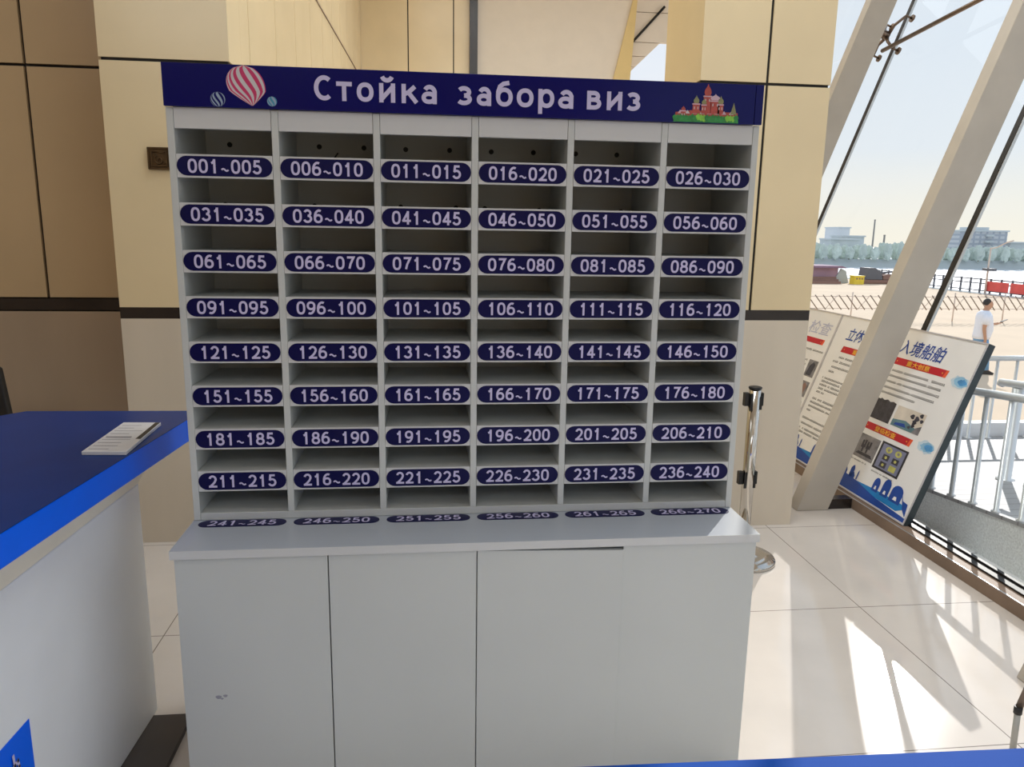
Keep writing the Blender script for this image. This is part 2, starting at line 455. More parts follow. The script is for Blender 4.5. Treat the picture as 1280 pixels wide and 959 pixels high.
def panelled(name, axis, fixed, depth, cuts, zs, mats, gap=0.012):
    """cladding panels with open joints in front of a dark backing.
    axis 'x': wall runs along x, its face at y=fixed looking to -y; axis 'y': runs along y, face at x=fixed looking to +x"""
    b = MB()
    for i in range(len(cuts) - 1):
        for j in range(len(zs) - 1):
            if mats[j] == 'marble_low_shade' and i: continue
            a0 = cuts[i] + (gap / 2 if i else 0); a1 = cuts[i + 1] - (gap / 2 if i < len(cuts) - 2 else 0)
            z0 = zs[j] + (gap / 2 if j else 0); z1 = zs[j + 1] - (gap / 2 if j < len(zs) - 2 else 0)
            m = mats[j]
            if m == 'marble_low_shade': a1 = cuts[-1]
            if m == 'band': a0 = cuts[i]; a1 = cuts[i + 1]
            if m == 'band': z0 = zs[j]; z1 = zs[j + 1]
            if axis == 'x': b.box(a0, a1, fixed, fixed + 0.02, z0, z1, m)
            else: b.box(fixed - 0.02, fixed, a0, a1, z0, z1, m)
    if axis == 'x': b.box(cuts[0], cuts[-1], fixed + 0.021, fixed + depth, zs[0], zs[-1], 'joint')
    else: b.box(fixed - depth, fixed - 0.021, cuts[0], cuts[-1], zs[0], zs[-1], 'joint')
    return b

LOWM = ['marble_low', 'band', 'marble', 'marble', 'marble']
ZS = [0.0, 1.158, 1.213, 2.345, 3.5, 5.6]
# recessed wall left of the column
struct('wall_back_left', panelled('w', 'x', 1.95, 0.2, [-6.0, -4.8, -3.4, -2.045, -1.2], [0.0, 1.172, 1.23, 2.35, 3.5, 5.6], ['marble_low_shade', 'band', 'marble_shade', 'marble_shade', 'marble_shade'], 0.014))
# column behind the counter
b = MB()
def column(b, x0, x1, y0, y1, zs, xcut=None, gap=0.014):
    b.box(x0 + 0.0085, x1 - 0.0085, y0 + 0.0085, y1 - 0.001, zs[0], zs[-1], 'joint')
    for j in range(len(zs) - 1):
        m = LOWM[j]
        g0 = 0 if (m == 'band' or j == 0) else gap / 2
        g1 = 0 if (m == 'band' or j == 0 or j == len(zs) - 2) else gap / 2
        if j == 2: g0 = 0
        a, c = zs[j] + g0, zs[j + 1] - g1
        xs = [x0] + ([xcut] if xcut and m not in ('band', 'marble_low') else []) + [x1]
        for i in range(len(xs) - 1):
            b.box(xs[i] + (gap / 2 if i else 0), xs[i + 1] - (gap / 2 if i < len(xs) - 2 else 0), y0, y0 + 0.008, a, c, m)
        b.box(x0, x0 + 0.008, y0 + 0.0082, y1, a, c, m)
        b.box(x1 - 0.008, x1, y0 + 0.0082, y1, a, c, m)
column(b, -1.61, -1.035, 1.70, 1.951, ZS)
struct('trim_1', b)
b = MB(); column(b, 1.22, 1.90, 1.70, 2.30, ZS, 1.566)
struct('trim_2', b)
# wall running away behind the column, then the far end wall
struct('wall_side', panelled('w', 'y', -1.035, 0.15, [1.952] + [2.15 + 0.752 * i for i in range(10)] + [9.4], [0.0, 2.345, 5.6], ['marble', 'marble'], 0.012))
b = MB().prism([(-1.034, 3.9, 3.415), (-1.034, 3.9, 3.428), (-1.034, 8.5, 3.652), (-1.034, 8.5, 3.639)], (0.006, 0, 0), 'frame_metal')
struct('trim_3', b)
struct('wall_far', panelled('w', 'x', 9.41, 0.15, [-1.18, -0.375, 0.266, 0.49], [0.0, 2.345, 5.6], ['marble', 'marble'], 0.016))
struct('trim_4', MB().box(0.491, 0.604, 9.33, 9.56, 0, 5.6, 'band'))
struct('wall_far_white', MB().prism([(0.606, 9.41, 0), (1.90, 9.41, 0), (2.99, 9.41, 5.6), (0.606, 9.41, 5.6)], (0, 0.15, 0), 'plaster'))
struct('trim_5', MB().prism([(1.735, 9.38, 0), (2.63, 9.38, 0), (2.924, 9.38, 5.15), (2.90, 9.38, 5.15)], (0, 0.029, 0), 'yellow'))
b = MB()
zc = [3.926, 4.06, 4.21, 4.41, 4.83, 5.6]
def sx_left(z): return 2.85 + (z - 3.9) * 0.06
def sx_right(z): return 2.85 + (z - 3.926) * 1.046 if z < 4.41 else 4.2
for i in range(len(zc) - 1):
    a, c = zc[i] + (0.006 if i else 0), zc[i + 1] - 0.006
    b.prism([(sx_left(a), 9.70, a), (sx_right(a) + 0.01, 9.70, a), (sx_right(c) + 0.01, 9.70, c), (sx_left(c), 9.70, c)], (0, 0.06, 0), 'plaster')
struct('trim_6', b)
struct('trim_7', MB().tube([(2.781, 9.66, 4.232), (3.40, 9.66, 4.91)], 0.018, 'joint'))

# glazed wall that leans outwards
SL = 0.357
def lean(x, z): return x + SL * z
JY = [2.10 + 1.82 * i for i in range(-5, 5)]
n = 0
for i in range(len(JY) - 1):
    for (z0, z1) in ((0.085, 3.165), (3.18, 5.6)):
        n += 1
        y0, y1 = JY[i] + 0.028, JY[i + 1] - 0.028
        b = MB().prism([(lean(2.47, z0), y0, z0), (lean(2.47, z0), y1, z0), (lean(2.47, z1), y1, z1), (lean(2.47, z1), y0, z1)], (0.012, 0, 0), 'glass')
        struct('window_%d' % n, b)
b = MB()
for y in JY:
    b.prism([(lean(2.465, 0.09), y - 0.021, 0.09), (lean(2.465, 0.09), y + 0.021, 0.09), (lean(2.465, 5.6), y + 0.021, 5.6), (lean(2.465, 5.6), y - 0.021, 5.6)], (0.024, 0, 0), 'gasket')
    b.prism([(lean(2.468, 0.09), y - 0.027, 0.09), (lean(2.468, 0.09), y - 0.0215, 0.09), (lean(2.468, 5.6), y - 0.0215, 5.6), (lean(2.468, 5.6), y - 0.027, 5.6)], (0.018, 0, 0), 'alu')
struct('trim_8', b)
b = MB().box(2.395, 2.53, -7, 9.4, 0, 0.062, 'frame_metal')
b.box(2.396, 2.404, -7, 9.4, 0.0622, 0.0655, 'alu'); b.box(2.462, 2.505, -7, 9.4, 0.0622, 0.072, 'gasket'); b.box(2.506, 2.528, -7, 9.4, 0.0622, 0.082, 'gasket')
struct('baseboard_right', b, 0.004)
# slanted structural beams carrying the glass
k = 0
for y in (1.90 - 3 * 1.82, 1.90 - 2 * 1.82, 1.90 - 1.82, 1.90, 1.90 + 1.82, 1.90 + 2 * 1.82, 1.90 + 3 * 1.82):
    k += 1
    z0 = 0.0
    x0, x1 = (2.04, 2.235)
    b = MB().prism([(lean(x0, 0), y, 0.001), (lean(x1, 0), y, 0.001), (lean(x1, 5.6), y, 5.6), (lean(x0 - 0.02, 5.6), y, 5.6)], (0, 0.10, 0), 'beam')
    struct('trim_%d' % (20 + k), b, 0.004)
    # short link between beam and sill
    if k == 4:
        struct('trim_9', MB().box(2.245, 2.394, y + 0.02, y + 0.09, 0.0, 0.06, 'band'))

# outside
struct('ground', MB().box(-70, 31.3, -60, 62, -1.7, -1.4, 'sand'))
struct('ground_river', MB().box(-500, 900, -400, 700, -8.3, -7.9, 'water'))
struct('ground_embankment', MB().box(30.6, 31.3, -60, 62, -8.0, -1.38, 'bank'))
struct('trim_10', MB().box(2.531, 2.875, -7, 9.4, -1.4, -0.1, 'slab'))
def rz(y): return 1.6 - 1.0625 * (1.6 - (0.2 + 0.093 * (1.71 - ((y + 2.154) / 1.0625 - 2.154))))
RX = 2.876
b = MB().prism([(RX, 3.59, -1.4), (RX, -5, -1.4), (RX, -5, rz(-5) - 0.02), (RX, 3.59, rz(3.59) - 0.02)], (3.8, 0, 0), 'granite')
b.prism([(RX - 0.005, 3.59, rz(3.59) - 0.02), (RX - 0.005, -5, rz(-5) - 0.02), (RX - 0.005, -5, rz(-5)), (RX - 0.005, 3.59, rz(3.59))], (3.81, 0, 0), 'deck')
struct('trim_11', b)
struct('trim_12', MB().box(2.9, 6.9, 3.595, 3.68, -1.4, 0.075, 'slab'))

# far bank: laid out in a frame across the river
fr = Vector((0.99362, -0.11278, 0)); ff = Vector((0.11278, 0.99362, 0)); fo = Vector((CAM.x, CAM.y, 0))
def far(lat, dist, z): return fo + fr * lat + ff * dist + Vector((0, 0, z))
b = MB().prism([far(40, 247, -7.9), far(260, 247, -7.9), far(260, 250, -5.0), far(40, 250, -5.6)], ff * 60, 'bank')
struct('ground_far_bank', b)

# ------------------------------------------------------------------ pigeonhole rack
PITCH, ROW, GZ = 0.265, 0.12445, 1.3218
CW = 0.2465
rack = thing('pigeonhole_rack', 'white wall of numbered pigeonholes under the navy sign, standing on the white cabinet', 'pigeonhole rack', (0, 0.15, 0.769))
DEP = 0.29
part('back_panel', MB().box(-0.785, 0.785, DEP, DEP + 0.012, 0.769, 1.96), rack)
for s in (-1, 1):
    part('side_panel', MB().box(min(s * 0.786, s * 0.804), max(s * 0.786, s * 0.804), 0.0, DEP + 0.012, 0.769, 1.904, 'white'), rack, 0.0012)
for i in range(1, 6):
    x = (i - 3) * PITCH
    part('divider', MB().box(x - 0.009, x + 0.009, 0.0005, DEP - 0.001, 0.791, 1.904), rack, 0.001)
part('top_panel', MB().box(-0.7855, 0.7855, 0.004, DEP - 0.001, 1.905, 1.922), rack)
part('bottom_panel', MB().box(-0.7855, 0.7855, 0.001, DEP - 0.001, 0.769, 0.7905), rack, 0.001)
def rounded(cx, cz, hw, hh, n=10):
    p = []
    for q in range(n + 1):
        a = -math.pi / 2 + math.pi * q / n
        p.append((cx + hw - hh + hh * math.cos(a), cz + hh * math.sin(a)))
    for q in range(n + 1):
        a = math.pi / 2 + math.pi * q / n
        p.append((cx - hw + hh + hh * math.cos(a), cz + hh * math.sin(a)))
    return p
FRONT = Matrix(((1, 0, 0, 0), (0, 0, -1, 0), (0, 1, 0, 0), (0, 0, 0, 1)))
sh = None
for r in range(8):
    zc_ = GZ + (3.5 - r) * ROW
    for c in range(6):
        xc = (c - 2.5) * PITCH
        b = MB().box(xc - CW / 2 + 0.0005, xc + CW / 2 - 0.0005, 0.0, 0.016, zc_ - 0.030, zc_ + 0.030, 'white_edge')
        b.box(xc - CW / 2 + 0.0005, xc + CW / 2 - 0.0005, 0.0165, DEP - 0.001, zc_ + 0.013, zc_ + 0.0295, 'white')
        part('shelf', b, rack)
        lp = part('number_label', MB().prism([(x, -0.0002, z) for x, z in rounded(xc, zc_, 0.1222, 0.0252)], (0, -0.0012, 0), 'navy_label'), rack)
        part('number', number_mesh(MB(), LABELS[r * 6 + c], 0.193, 0.0365, lambda x, z: (xc + x, -0.0018, zc_ + z)), lp)
for c in range(6):
    xc = (c - 2.5) * PITCH
    part('header_board', MB().box(xc - CW / 2 + 0.0008, xc + CW / 2 - 0.0008, 0.001, 0.017, 1.852, 1.904, 'white_edge'), rack)
# screw holes in the back board
for (x, z) in ((-0.716, 1.842), (-0.454, 1.843), (-0.321, 1.843), (-0.195, 1.842), (-0.061, 1.843), (0.068, 1.842), (0.2, 1.843), (0.334, 1.843), (0.466, 1.843),
               (-0.738, 1.667), (-0.474, 1.668), (-0.212, 1.670), (-0.041, 1.670), (0.049, 1.670), (0.222, 1.668), (0.487, 1.668)):
    b = MB(); pts = [(x + 0.0075 * math.cos(a), DEP - 0.0035, z + 0.0075 * math.sin(a)) for a in [2 * math.pi * i / 14 for i in range(14)]]
    part('screw_cap', b.prism(pts, (0, 0.003, 0), 'dark_hole'), rack)
part('pencil_stub', MB().tube([(-0.410, DEP - 0.008, 1.810), (-0.398, DEP - 0.008, 1.826)], 0.0022, 'dark_hole', 8), rack)

# sign board on top of the rack
sign = part('sign_board', MB().box(-0.804, 0.780, -0.012, 0.0032, 1.905, 2.011, 'navy').box(0.7815, 0.804, -0.012, 0.0032, 1.905, 2.011, 'navy'), rack, 0.0008, 'navy blue sign board with pale Cyrillic lettering')
SY = -0.0126
LETTERS = [('С', -0.4233, -0.3754), ('т', -0.3661, -0.3258), ('о', -0.3134, -0.2697), ('й', -0.2551, -0.2133), ('к', -0.1965, -0.1544), ('а', -0.1439, -0.1037),
           ('з', -0.0484, -0.0099), ('а', 0.0029, 0.0416), ('б', 0.0545, 0.0998), ('о', 0.1107, 0.1563), ('р', 0.1693, 0.213), ('а', 0.224, 0.2657),
           ('в', 0.3032, 0.3431), ('и', 0.3586, 0.4009), ('з', 0.4143, 0.4524)]
for ch, x0, x1 in LETTERS:
    b = MB(); glyph(b, ch, x0, x1, 1.9305, 0.0625 if ch == 'С' else 0.0485, 0.0112, 'letter', lambda x, z: (x, SY - 0.0004, z))
    part('letter', b, sign)

def balloon(cx, cz, r, tail, ms, tilt, nstripe, k0=0):
    """striped hot-air balloon print: a round crown whose gores run to one point below"""
    b = MB(); n = 14
    tipx, tipz = cx + tilt * r, cz - tail
    big = tail > r * 1.02
    def pt(u, v):
        z = cz + r - v * (r + tail); d = (z - cz) / r
        if big:
            rad = math.sqrt(max(0, 1 - d * d)) if d > -0.35 else 0.937 * max(0.03, (z - tipz) / (cz - 0.35 * r - tipz)) ** 0.85
        else: rad = math.sqrt(max(0, 1 - d * d))
        ax = cx + (tipx - cx) * v ** 2
        return (ax + math.sin(u * math.pi / 2) * r * rad, z)
    for s_ in range(nstripe):
        u0, u1 = -1 + 2 * s_ / nstripe, -1 + 2 * (s_ + 1) / nstripe
        for q in range(n):
            v0, v1 = q / n, (q + 1) / n
            def P(u, v):
                uu = max(-1, min(1, u + (0.75 if big else 1.0) * (v - 0.75) * (1 - u * u)))
                x, z = pt(uu, v)
                return (x, SY, min(z, 2.0105))
            b.add([P(u0, v0), P(u1, v0), P(u1, v1), P(u0, v1)], [(0, 1, 2, 3)], ms[(s_ + k0) % len(ms)])
    return b
part('balloon_print', balloon(-0.600, 1.962, 0.0485, 0.0505, ['pink', 'print_white'], 0.38, 13), sign)
part('balloon_print', balloon(-0.668, 1.9245, 0.0185, 0.0185, ['print_grey', 'navy'], 0, 9), sign)
part('balloon_print', balloon(-0.5315, 1.9235, 0.0125, 0.0125, ['print_teal', 'print_grey'], 0, 7), sign)

# little print of a domed red-brick cathedral among trees
def flat(b, pts, m, dy=0.0): b.add([(x, SY - dy, z) for x, z in pts], [tuple(range(len(pts)))], m)
def onion(cx, z0, r, h, n=8):
    R = []
    prof = [(0.75, 0), (1.0, 0.22), (0.92, 0.45), (0.55, 0.66), (0.2, 0.82), (0.06, 1.0)]
    for a, t in prof: R.append((cx + r * a, z0 + h * t))
    for a, t in reversed(prof): R.append((cx - r * a, z0 + h * t))
    return R
b = MB(); BX = 0.547
def tw_(cx, w_, z0, z1, dm, dr, dh, m='brick', dy=0.0002):
    flat(b, [(cx - w_, z0), (cx + w_, z0), (cx + w_, z1), (cx - w_, z1)], m, dy)
    flat(b, [(cx - w_ * 1.15, z1 - 0.004), (cx + w_ * 1.15, z1 - 0.004), (cx + w_ * 1.15, z1 - 0.001), (cx - w_ * 1.15, z1 - 0.001)], 'dome', dy + 0.0001)
    for q in (-0.5, 0.5):
        flat(b, [(cx + q * w_ - 0.0012, z1 - 0.016), (cx + q * w_ + 0.0012, z1 - 0.016), (cx + q * w_ + 0.0012, z1 - 0.009), (cx + q * w_ - 0.0012, z1 - 0.009)], 'print_white', dy + 0.0001)
    flat(b, onion(cx, z1, dr, dh), dm, dy + 0.0002)
flat(b, [(BX + 0.006, 1.918), (BX + 0.185, 1.918), (BX + 0.185, 1.934), (BX + 0.14, 1.936), (BX + 0.05, 1.938), (BX + 0.006, 1.932)], 'brick', 0.0)
for q in range(8):
    x = BX + 0.012 + q * 0.021
    flat(b, [(x, 1.929), (x + 0.014, 1.929), (x + 0.007, 1.9385)], 'print_white' if q % 2 else 'dome', 0.0001)
tw_(BX + 0.064, 0.010, 1.93, 1.957, 'dome_green', 0.008, 0.020)
tw_(BX + 0.0955, 0.011, 1.93, 1.978, 'brick', 0.010, 0.030)
tw_(BX + 0.118, 0.013, 1.93, 1.966, 'dome', 0.014, 0.016)
tw_(BX + 0.134, 0.008, 1.93, 1.957, 'dome_green', 0.008, 0.020)
tw_(BX + 0.086, 0.007, 1.93, 1.955, 'dome_green', 0.007, 0.014, dy=0.0006)
tw_(BX + 0.028, 0.007, 1.925, 1.938, 'brick', 0.006, 0.010)
flat(b, [(BX + 0.163, 1.930), (BX + 0.181, 1.930), (BX + 0.172, 1.961)], 'dome_green', 0.0006)
part('cathedral_print', b, sign)
b = MB()
for q in range(22):
    x = BX + 0.004 + q * 0.0084; r = 0.0055 + 0.002 * random.random(); zc0 = 1.917 + 0.004 * random.random()
    p = [(x + r * math.cos(a) * (1 + 0.2 * math.sin(5 * a)), max(1.9068, zc0 + r * 1.2 * math.sin(a) * (1 + 0.2 * math.cos(4 * a)))) for a in [2 * math.pi * i / 12 for i in range(12)]]
    flat(b, p, 'leaf_light' if q in (8, 9, 10, 18, 19, 20) else 'leaf_print', 0.0012 + 0.00002 * q)
flat(b, [(BX, 1.9066), (BX + 0.188, 1.9066), (BX + 0.186, 1.917), (BX + 0.004, 1.916)], 'leaf_print', 0.0011)
part('tree_print', b, sign)

# ------------------------------------------------------------------ base cabinet
base = thing('storage_cabinet', 'low white four-door cabinet carrying the pigeonhole rack', 'cabinet', (0, 0.05, 0.0))
part('carcass', MB().box(-0.800, -0.783, -0.188, 0.30, 0.0, 0.744).box(0.783, 0.800, -0.188, 0.30, 0.0, 0.744)
     .box(-0.7825, 0.7825, 0.28, 0.30, 0.0, 0.744).box(-0.7825, 0.7825, -0.186, 0.279, 0.002, 0.02)
     .box(-0.009, 0.009, -0.186, 0.279, 0.0205, 0.744).box(-0.7825, -0.0095, -0.17, 0.27, 0.726, 0.744, 'dark_hole').box(0.0095, 0.7825, -0.17, 0.27, 0.726, 0.744, 'dark_hole'), base)
part('worktop', MB().box(-0.805, 0.802, -0.2155, 0.302, 0.745, 0.768, 'worktop'), base, 0.0006)
part('edge_band', MB().box(-0.806, 0.803, -0.2172, -0.2157, 0.7448, 0.7681, 'white_edge').box(-0.8065, -0.8052, -0.2155, 0.302, 0.7448, 0.7681, 'white_edge').box(0.8022, 0.8035, -0.2155, 0.302, 0.7448, 0.7681, 'white_edge'), base)
dx = [-0.800, -0.402, -0.001, 0.409, 0.800]
for i in range(4):
    a, c = dx[i] + 0.0015, dx[i + 1] - 0.0015
    if i != 2:
        part('door', MB().box(a if i != 3 else a - 0.0005, c, -0.2065, -0.1895, 0.012, 0.7415), base, 0.0012)
        continue
    rot = Matrix.Translation((a, -0.19, 0)) @ Matrix.Rotation(math.radians(-0.9), 4, 'Z') @ Matrix.Translation((-a, 0.19, 0))
    c = dx[3] + 0.001
    pts = [(a, 0.012), (c, 0.0035), (c, 0.7325), (a, 0.7405)]
    b = MB().prism([rot @ Vector((x, -0.2065, z)) for x, z in pts], rot.to_3x3() @ Vector((0, 0.017, 0)), 'white')
    part('door', b, base, 0.0012, 'cabinet door hanging slightly ajar and out of true')
for (x, z, r) in ((-0.708, 0.335, 0.008), (-0.690, 0.338, 0.006), (-0.699, 0.330, 0.004)):
    b = MB(); pts = [(x + r * math.cos(a) * (1 + .2 * math.sin(3 * a)), -0.2068, z + r * 0.7 * math.sin(a)) for a in [2 * math.pi * i / 12 for i in range(12)]]
    part('scuff_mark', b.prism(pts, (0, -0.0003, 0), 'paper_ink'), base)
UPM = Matrix.Identity(4)
for c in range(6):
    xc = (c - 2.5) * PITCH
    lp = part('number_label', MB().prism([(x, y, 0.7682) for x, y in rounded(xc, -0.028, 0.1222, 0.0252)], (0, 0, 0.001), 'navy_label'), base)
    part('number', number_mesh(MB(), LABELS[48 + c], 0.193, 0.0365, lambda x, y: (xc + x, -0.028 + y, 0.7698), 'letter', Vector((0, 0, 1))), lp)

# ------------------------------------------------------------------ left reception counter
def FX(y): return -1.033 + 0.045 * (y - 0.225)
ctr = thing('reception_counter', 'white reception counter with a blue top, left of the pigeonhole rack', 'counter', (-1.3, -0.5, 0))
part('plinth', MB().box(-1.70, -0.915, -1.75, 0.195, 0.0, 0.02, 'plinth'), ctr)
part('body', MB().prism([(-1.68, -1.70, 0.0205), (FX(-1.70), -1.70, 0.0205), (-1.033, 0.225, 0.0205), (-1.68, 0.225, 0.0205)], (0, 0, 0.79), 'counter_white'), ctr, 0.004)
b = MB()
v = [(FX(-1.70) - 0.001, -1.70, 0.811), (-1.66, -1.70, 0.811), (-1.66, 0.225, 0.811), (-1.034, 0.225, 0.811),
     (FX(-1.72) + 0.02, -1.72, 0.894), (-1.67, -1.72, 0.894), (-1.67, 0.30, 0.894), (FX(0.33) + 0.02, 0.33, 0.894)]
b.add(v, [(0, 1, 2, 3), (4, 7, 6, 5), (0, 3, 7, 4), (1, 5, 6, 2), (2, 6, 7, 3), (0, 4, 5, 1)], 'cream')
part('moulding', b, ctr)
outl = [(-0.929, 0.385), (-0.905, 0.525), (-1.50, 0.545), (-1.74, 0.26), (-1.74, -1.75), (-1.12, -1.75)]
b = MB()
b.prism([(x, y, 0.895) for x, y in outl], (0, 0, 0.0745), 'blue_edge')
inn = [(x + (-0.0006 if x > -1.3 else 0.0006), y, 0.9697) for x, y in outl]
b2 = MB().prism([(x, y, 0.9698) for x, y in outl], (0, 0, 0.001), 'blue_top')
part('counter_edge', b, ctr, 0.003, 'bright blue edge band')
part('counter_top', b2, ctr, 0, 'glossy dark blue laminate top')
b = MB().prism([(FX(-0.80) + 0.0004, -0.80, 0.16), (FX(-0.459) + 0.0004, -0.459, 0.16), (FX(-0.459) + 0.0004, -0.459, 0.468), (FX(-0.80) + 0.0004, -0.80, 0.468)], (0.0012, 0, 0), 'blue_edge')
stk = part('sticker', b, ctr, 0, 'blue sign with white lettering')
b = MB()
X_ = FX(-0.53) + 0.004
def stroke(pts, r=0.004):
    for i in range(len(pts) - 1):
        (y0, z0), (y1, z1) = pts[i], pts[i + 1]
        y0 += 0.07; y1 += 0.07; z0 -= 0.048; z1 -= 0.048
        d = Vector((y1 - y0, z1 - z0)).normalized(); nrm = Vector((-d.y, d.x)) * r; d = d * r
        b.prism([(X_, y0 - d.x + nrm.x, z0 - d.y + nrm.y), (X_, y1 + d.x + nrm.x, z1 + d.y + nrm.y), (X_, y1 + d.x - nrm.x, z1 + d.y - nrm.y), (X_, y0 - d.x - nrm.x, z0 - d.y - nrm.y)], (0.0004, 0, 0), 'letter')
stroke([(-0.606, 0.474), (-0.604, 0.448), (-0.600, 0.39)])
stroke([(-0.620, 0.447), (-0.590, 0.452), (-0.588, 0.436), (-0.592, 0.41)])
stroke([(-0.622, 0.425), (-0.596, 0.428)])
stroke([(-0.640, 0.44), (-0.634, 0.39)])
part('sticker_strokes', b, stk)
tri = thing('leaflet', 'folded white printed leaflet lying on the dark blue counter top', 'leaflet', (-1.04, 0.16, 0.971))
b = MB(); q = [(-1.092, -0.002), (-0.971, -0.010), (-0.986, 0.322), (-1.103, 0.330)]
part('sheet', MB().prism([(x, y, 0.9712) for x, y in q], (0, 0, 0.010), 'paper'), tri, 0.001)
def qp(u, v): return Vector((*q[0], 0)).lerp(Vector((*q[1], 0)), u).lerp(Vector((*q[3], 0)).lerp(Vector((*q[2], 0)), u), v)
b = MB()
def qq(u0, u1, v0, v1, m, z=0.9816): b.add([(qp(u, v).x, qp(u, v).y, z) for u, v in ((u0, v0), (u1, v0), (u1, v1), (u0, v1))], [(0, 1, 2, 3)], m)
qq(0.86, 0.985, 0.40, 0.99, 'black')
for i in range(9): qq(0.08, random.uniform(0.45, 0.8), 0.07 + i * 0.1, 0.085 + i * 0.1, 'paper_ink')
qq(0.1, 0.72, 0.43, 0.47, 'paper_ink')
part('print', b, tri)

# ------------------------------------------------------------------ front counter at the bottom edge of the frame
fc = thing('front_counter', 'blue-topped counter running along the bottom edge of the photo', 'counter', (0.3, -1.6, 0))
part('body', MB().box(-0.60, 1.50, -1.84, -1.44, 0.0, 0.894, 'counter_white'), fc, 0.004)
fo_ = [(-0.66, -1.344), (1.60, -1.412), (1.60, -1.88), (-0.66, -1.86)]
part('counter_edge', MB().prism([(x, y, 0.895) for x, y in fo_], (0, 0, 0.0745), 'blue_edge'), fc, 0.003)
part('counter_top', MB().prism([(x, y, 0.9698) for x, y in fo_], (0, 0, 0.001), 'blue_front'), fc)

# ------------------------------------------------------------------ stanchions
def stanchion(x, y, h, label):
    s = thing('stanchion_post', label, 'stanchion', (x, y, 0))
    part('base', MB().lathe([(0.162, 0.0), (0.162, 0.012), (0.156, 0.022), (0.10, 0.034), (0.04, 0.042), (0.03, 0.05)], (x, y, 0), 'chrome', 40), s)
    part('pole', MB().lathe([(0.029, 0.05), (0.029, h - 0.012)], (x, y, 0), 'chrome', 24), s)
    part('cap', MB().lathe([(0.0305, h - 0.0115), (0.032, h - 0.008), (0.032, h - 0.002), (0.027, h)], (x, y, 0), 'black', 24), s)
    for z in (h - 0.075, h - 0.47):
        b = MB().box(x - 0.053, x - 0.0295, y - 0.014, y + 0.014, z - 0.018, z + 0.045, 'black')
        b.box(x + 0.0295, x + 0.041, y - 0.012, y + 0.012, z - 0.018, z + 0.045, 'black')
        b.box(x + 0.019, x + 0.0295, y - 0.024, y - 0.02, z - 0.035, z + 0.03, 'black')
        b.box(x - 0.030, x - 0.018, y - 0.026, y - 0.021, z - 0.035, z + 0.045, 'black')
        part('belt_cassette', b, s)
    return s
stanchion(1.435, 1.27, 0.888, 'chrome belt stanchion with black clips and a visible round base beside the rack')

# ------------------------------------------------------------------ bronze plaque on the left column
pq = thing('wall_plaque', 'square bronze relief plaque on the beige column left of the rack', 'plaque', (-1.37, 1.697, 1.91))
part('plate', MB().box(-1.424, -1.322, 1.690, 1.699, 1.860, 1.961, 'bronze'), pq)
b = MB()
for o_, t_ in ((0.0, 0.007), (0.014, 0.006)):
    x0, x1, z0, z1 = -1.424 + o_, -1.322 - o_, 1.860 + o_, 1.961 - o_
    b.box(x0, x1, 1.684, 1.6895, z0, z0 + t_, 'bronze').box(x0, x1, 1.684, 1.6895, z1 - t_, z1, 'bronze')
    b.box(x0, x0 + t_, 1.684, 1.6895, z0 + t_, z1 - t_, 'bronze').box(x1 - t_, x1, 1.684, 1.6895, z0 + t_, z1 - t_, 'bronze')
part('rim', b, pq, 0.001)
b = MB()
b.tube([(-1.372 + 0.024 * (1 - i / 22) * math.cos(i * 0.42 + 2), 1.687, 1.903 + 0.024 * (1 - i / 22) * math.sin(i * 0.42 + 2)) for i in range(20)], 0.003, 'bronze', 6)
b.tube([(-1.397, 1.687, 1.938), (-1.380, 1.687, 1.941), (-1.365, 1.687, 1.936), (-1.35, 1.687, 1.94)], 0.003, 'bronze', 6)
b.tube([(-1.355, 1.687, 1.893), (-1.345, 1.687, 1.886), (-1.343, 1.687, 1.90)], 0.003, 'bronze', 6)
part('relief', b, pq)

# ------------------------------------------------------------------ dark chair behind the counter, at the left edge
ch = thing('office_chair', 'black chair back at the far left edge behind the blue counter', 'chair', (-2.13, 1.10, 0))
part('backrest', MB().prism([(-2.36, 1.20, 0.62), (-1.905, 1.20, 0.62), (-1.905, 1.20, 0.80), (-1.925, 1.20, 1.00), (-1.98, 1.20, 1.035), (-2.28, 1.20, 1.035), (-2.34, 1.20, 1.0)], (0, 0.04, 0), 'black'), ch, 0.008)
part('seat', MB().box(-2.36, -1.91, 0.74, 1.20, 0.42, 0.49, 'black'), ch, 0.015)
for x in (-2.33, -1.94):
    part('back_post', MB().box(x - 0.012, x + 0.012, 1.205, 1.235, 0.0, 0.64, 'black'), ch)
    part('leg', MB().box(x - 0.012, x + 0.012, 0.76, 0.785, 0.0, 0.42, 'black'), ch)

# ------------------------------------------------------------------ metal stand leg at the right edge
ez = thing('folding_stand', 'grey and brown metal stand leg with a black joint at the lower right edge', 'stand', (1.72, -0.2, 0))
part('lower_tube', MB().tube([(1.716, -0.2, 0.0), (1.712, -0.2, 0.138)], 0.0095, 'grey_leg', 14), ez)
part('joint', MB().tube([(1.712, -0.2, 0.134), (1.712, -0.2, 0.158)], 0.0125, 'black', 14), ez)
part('upper_tube', MB().tube([(1.713, -0.2, 0.150), (1.742, -0.2, 0.25), (1.95, -0.2, 1.05)], 0.0105, 'brown_leg', 14), ez)
part('rear_tube', MB().tube([(1.96, -0.2, 1.05), (2.10, 0.10, 0.55), (2.12, 0.14, 0.0)], 0.0105, 'brown_leg', 14), ez)
part('hub', MB().tube([(1.93, -0.21, 1.05), (1.98, -0.19, 1.05)], 0.02, 'black', 14), ez)

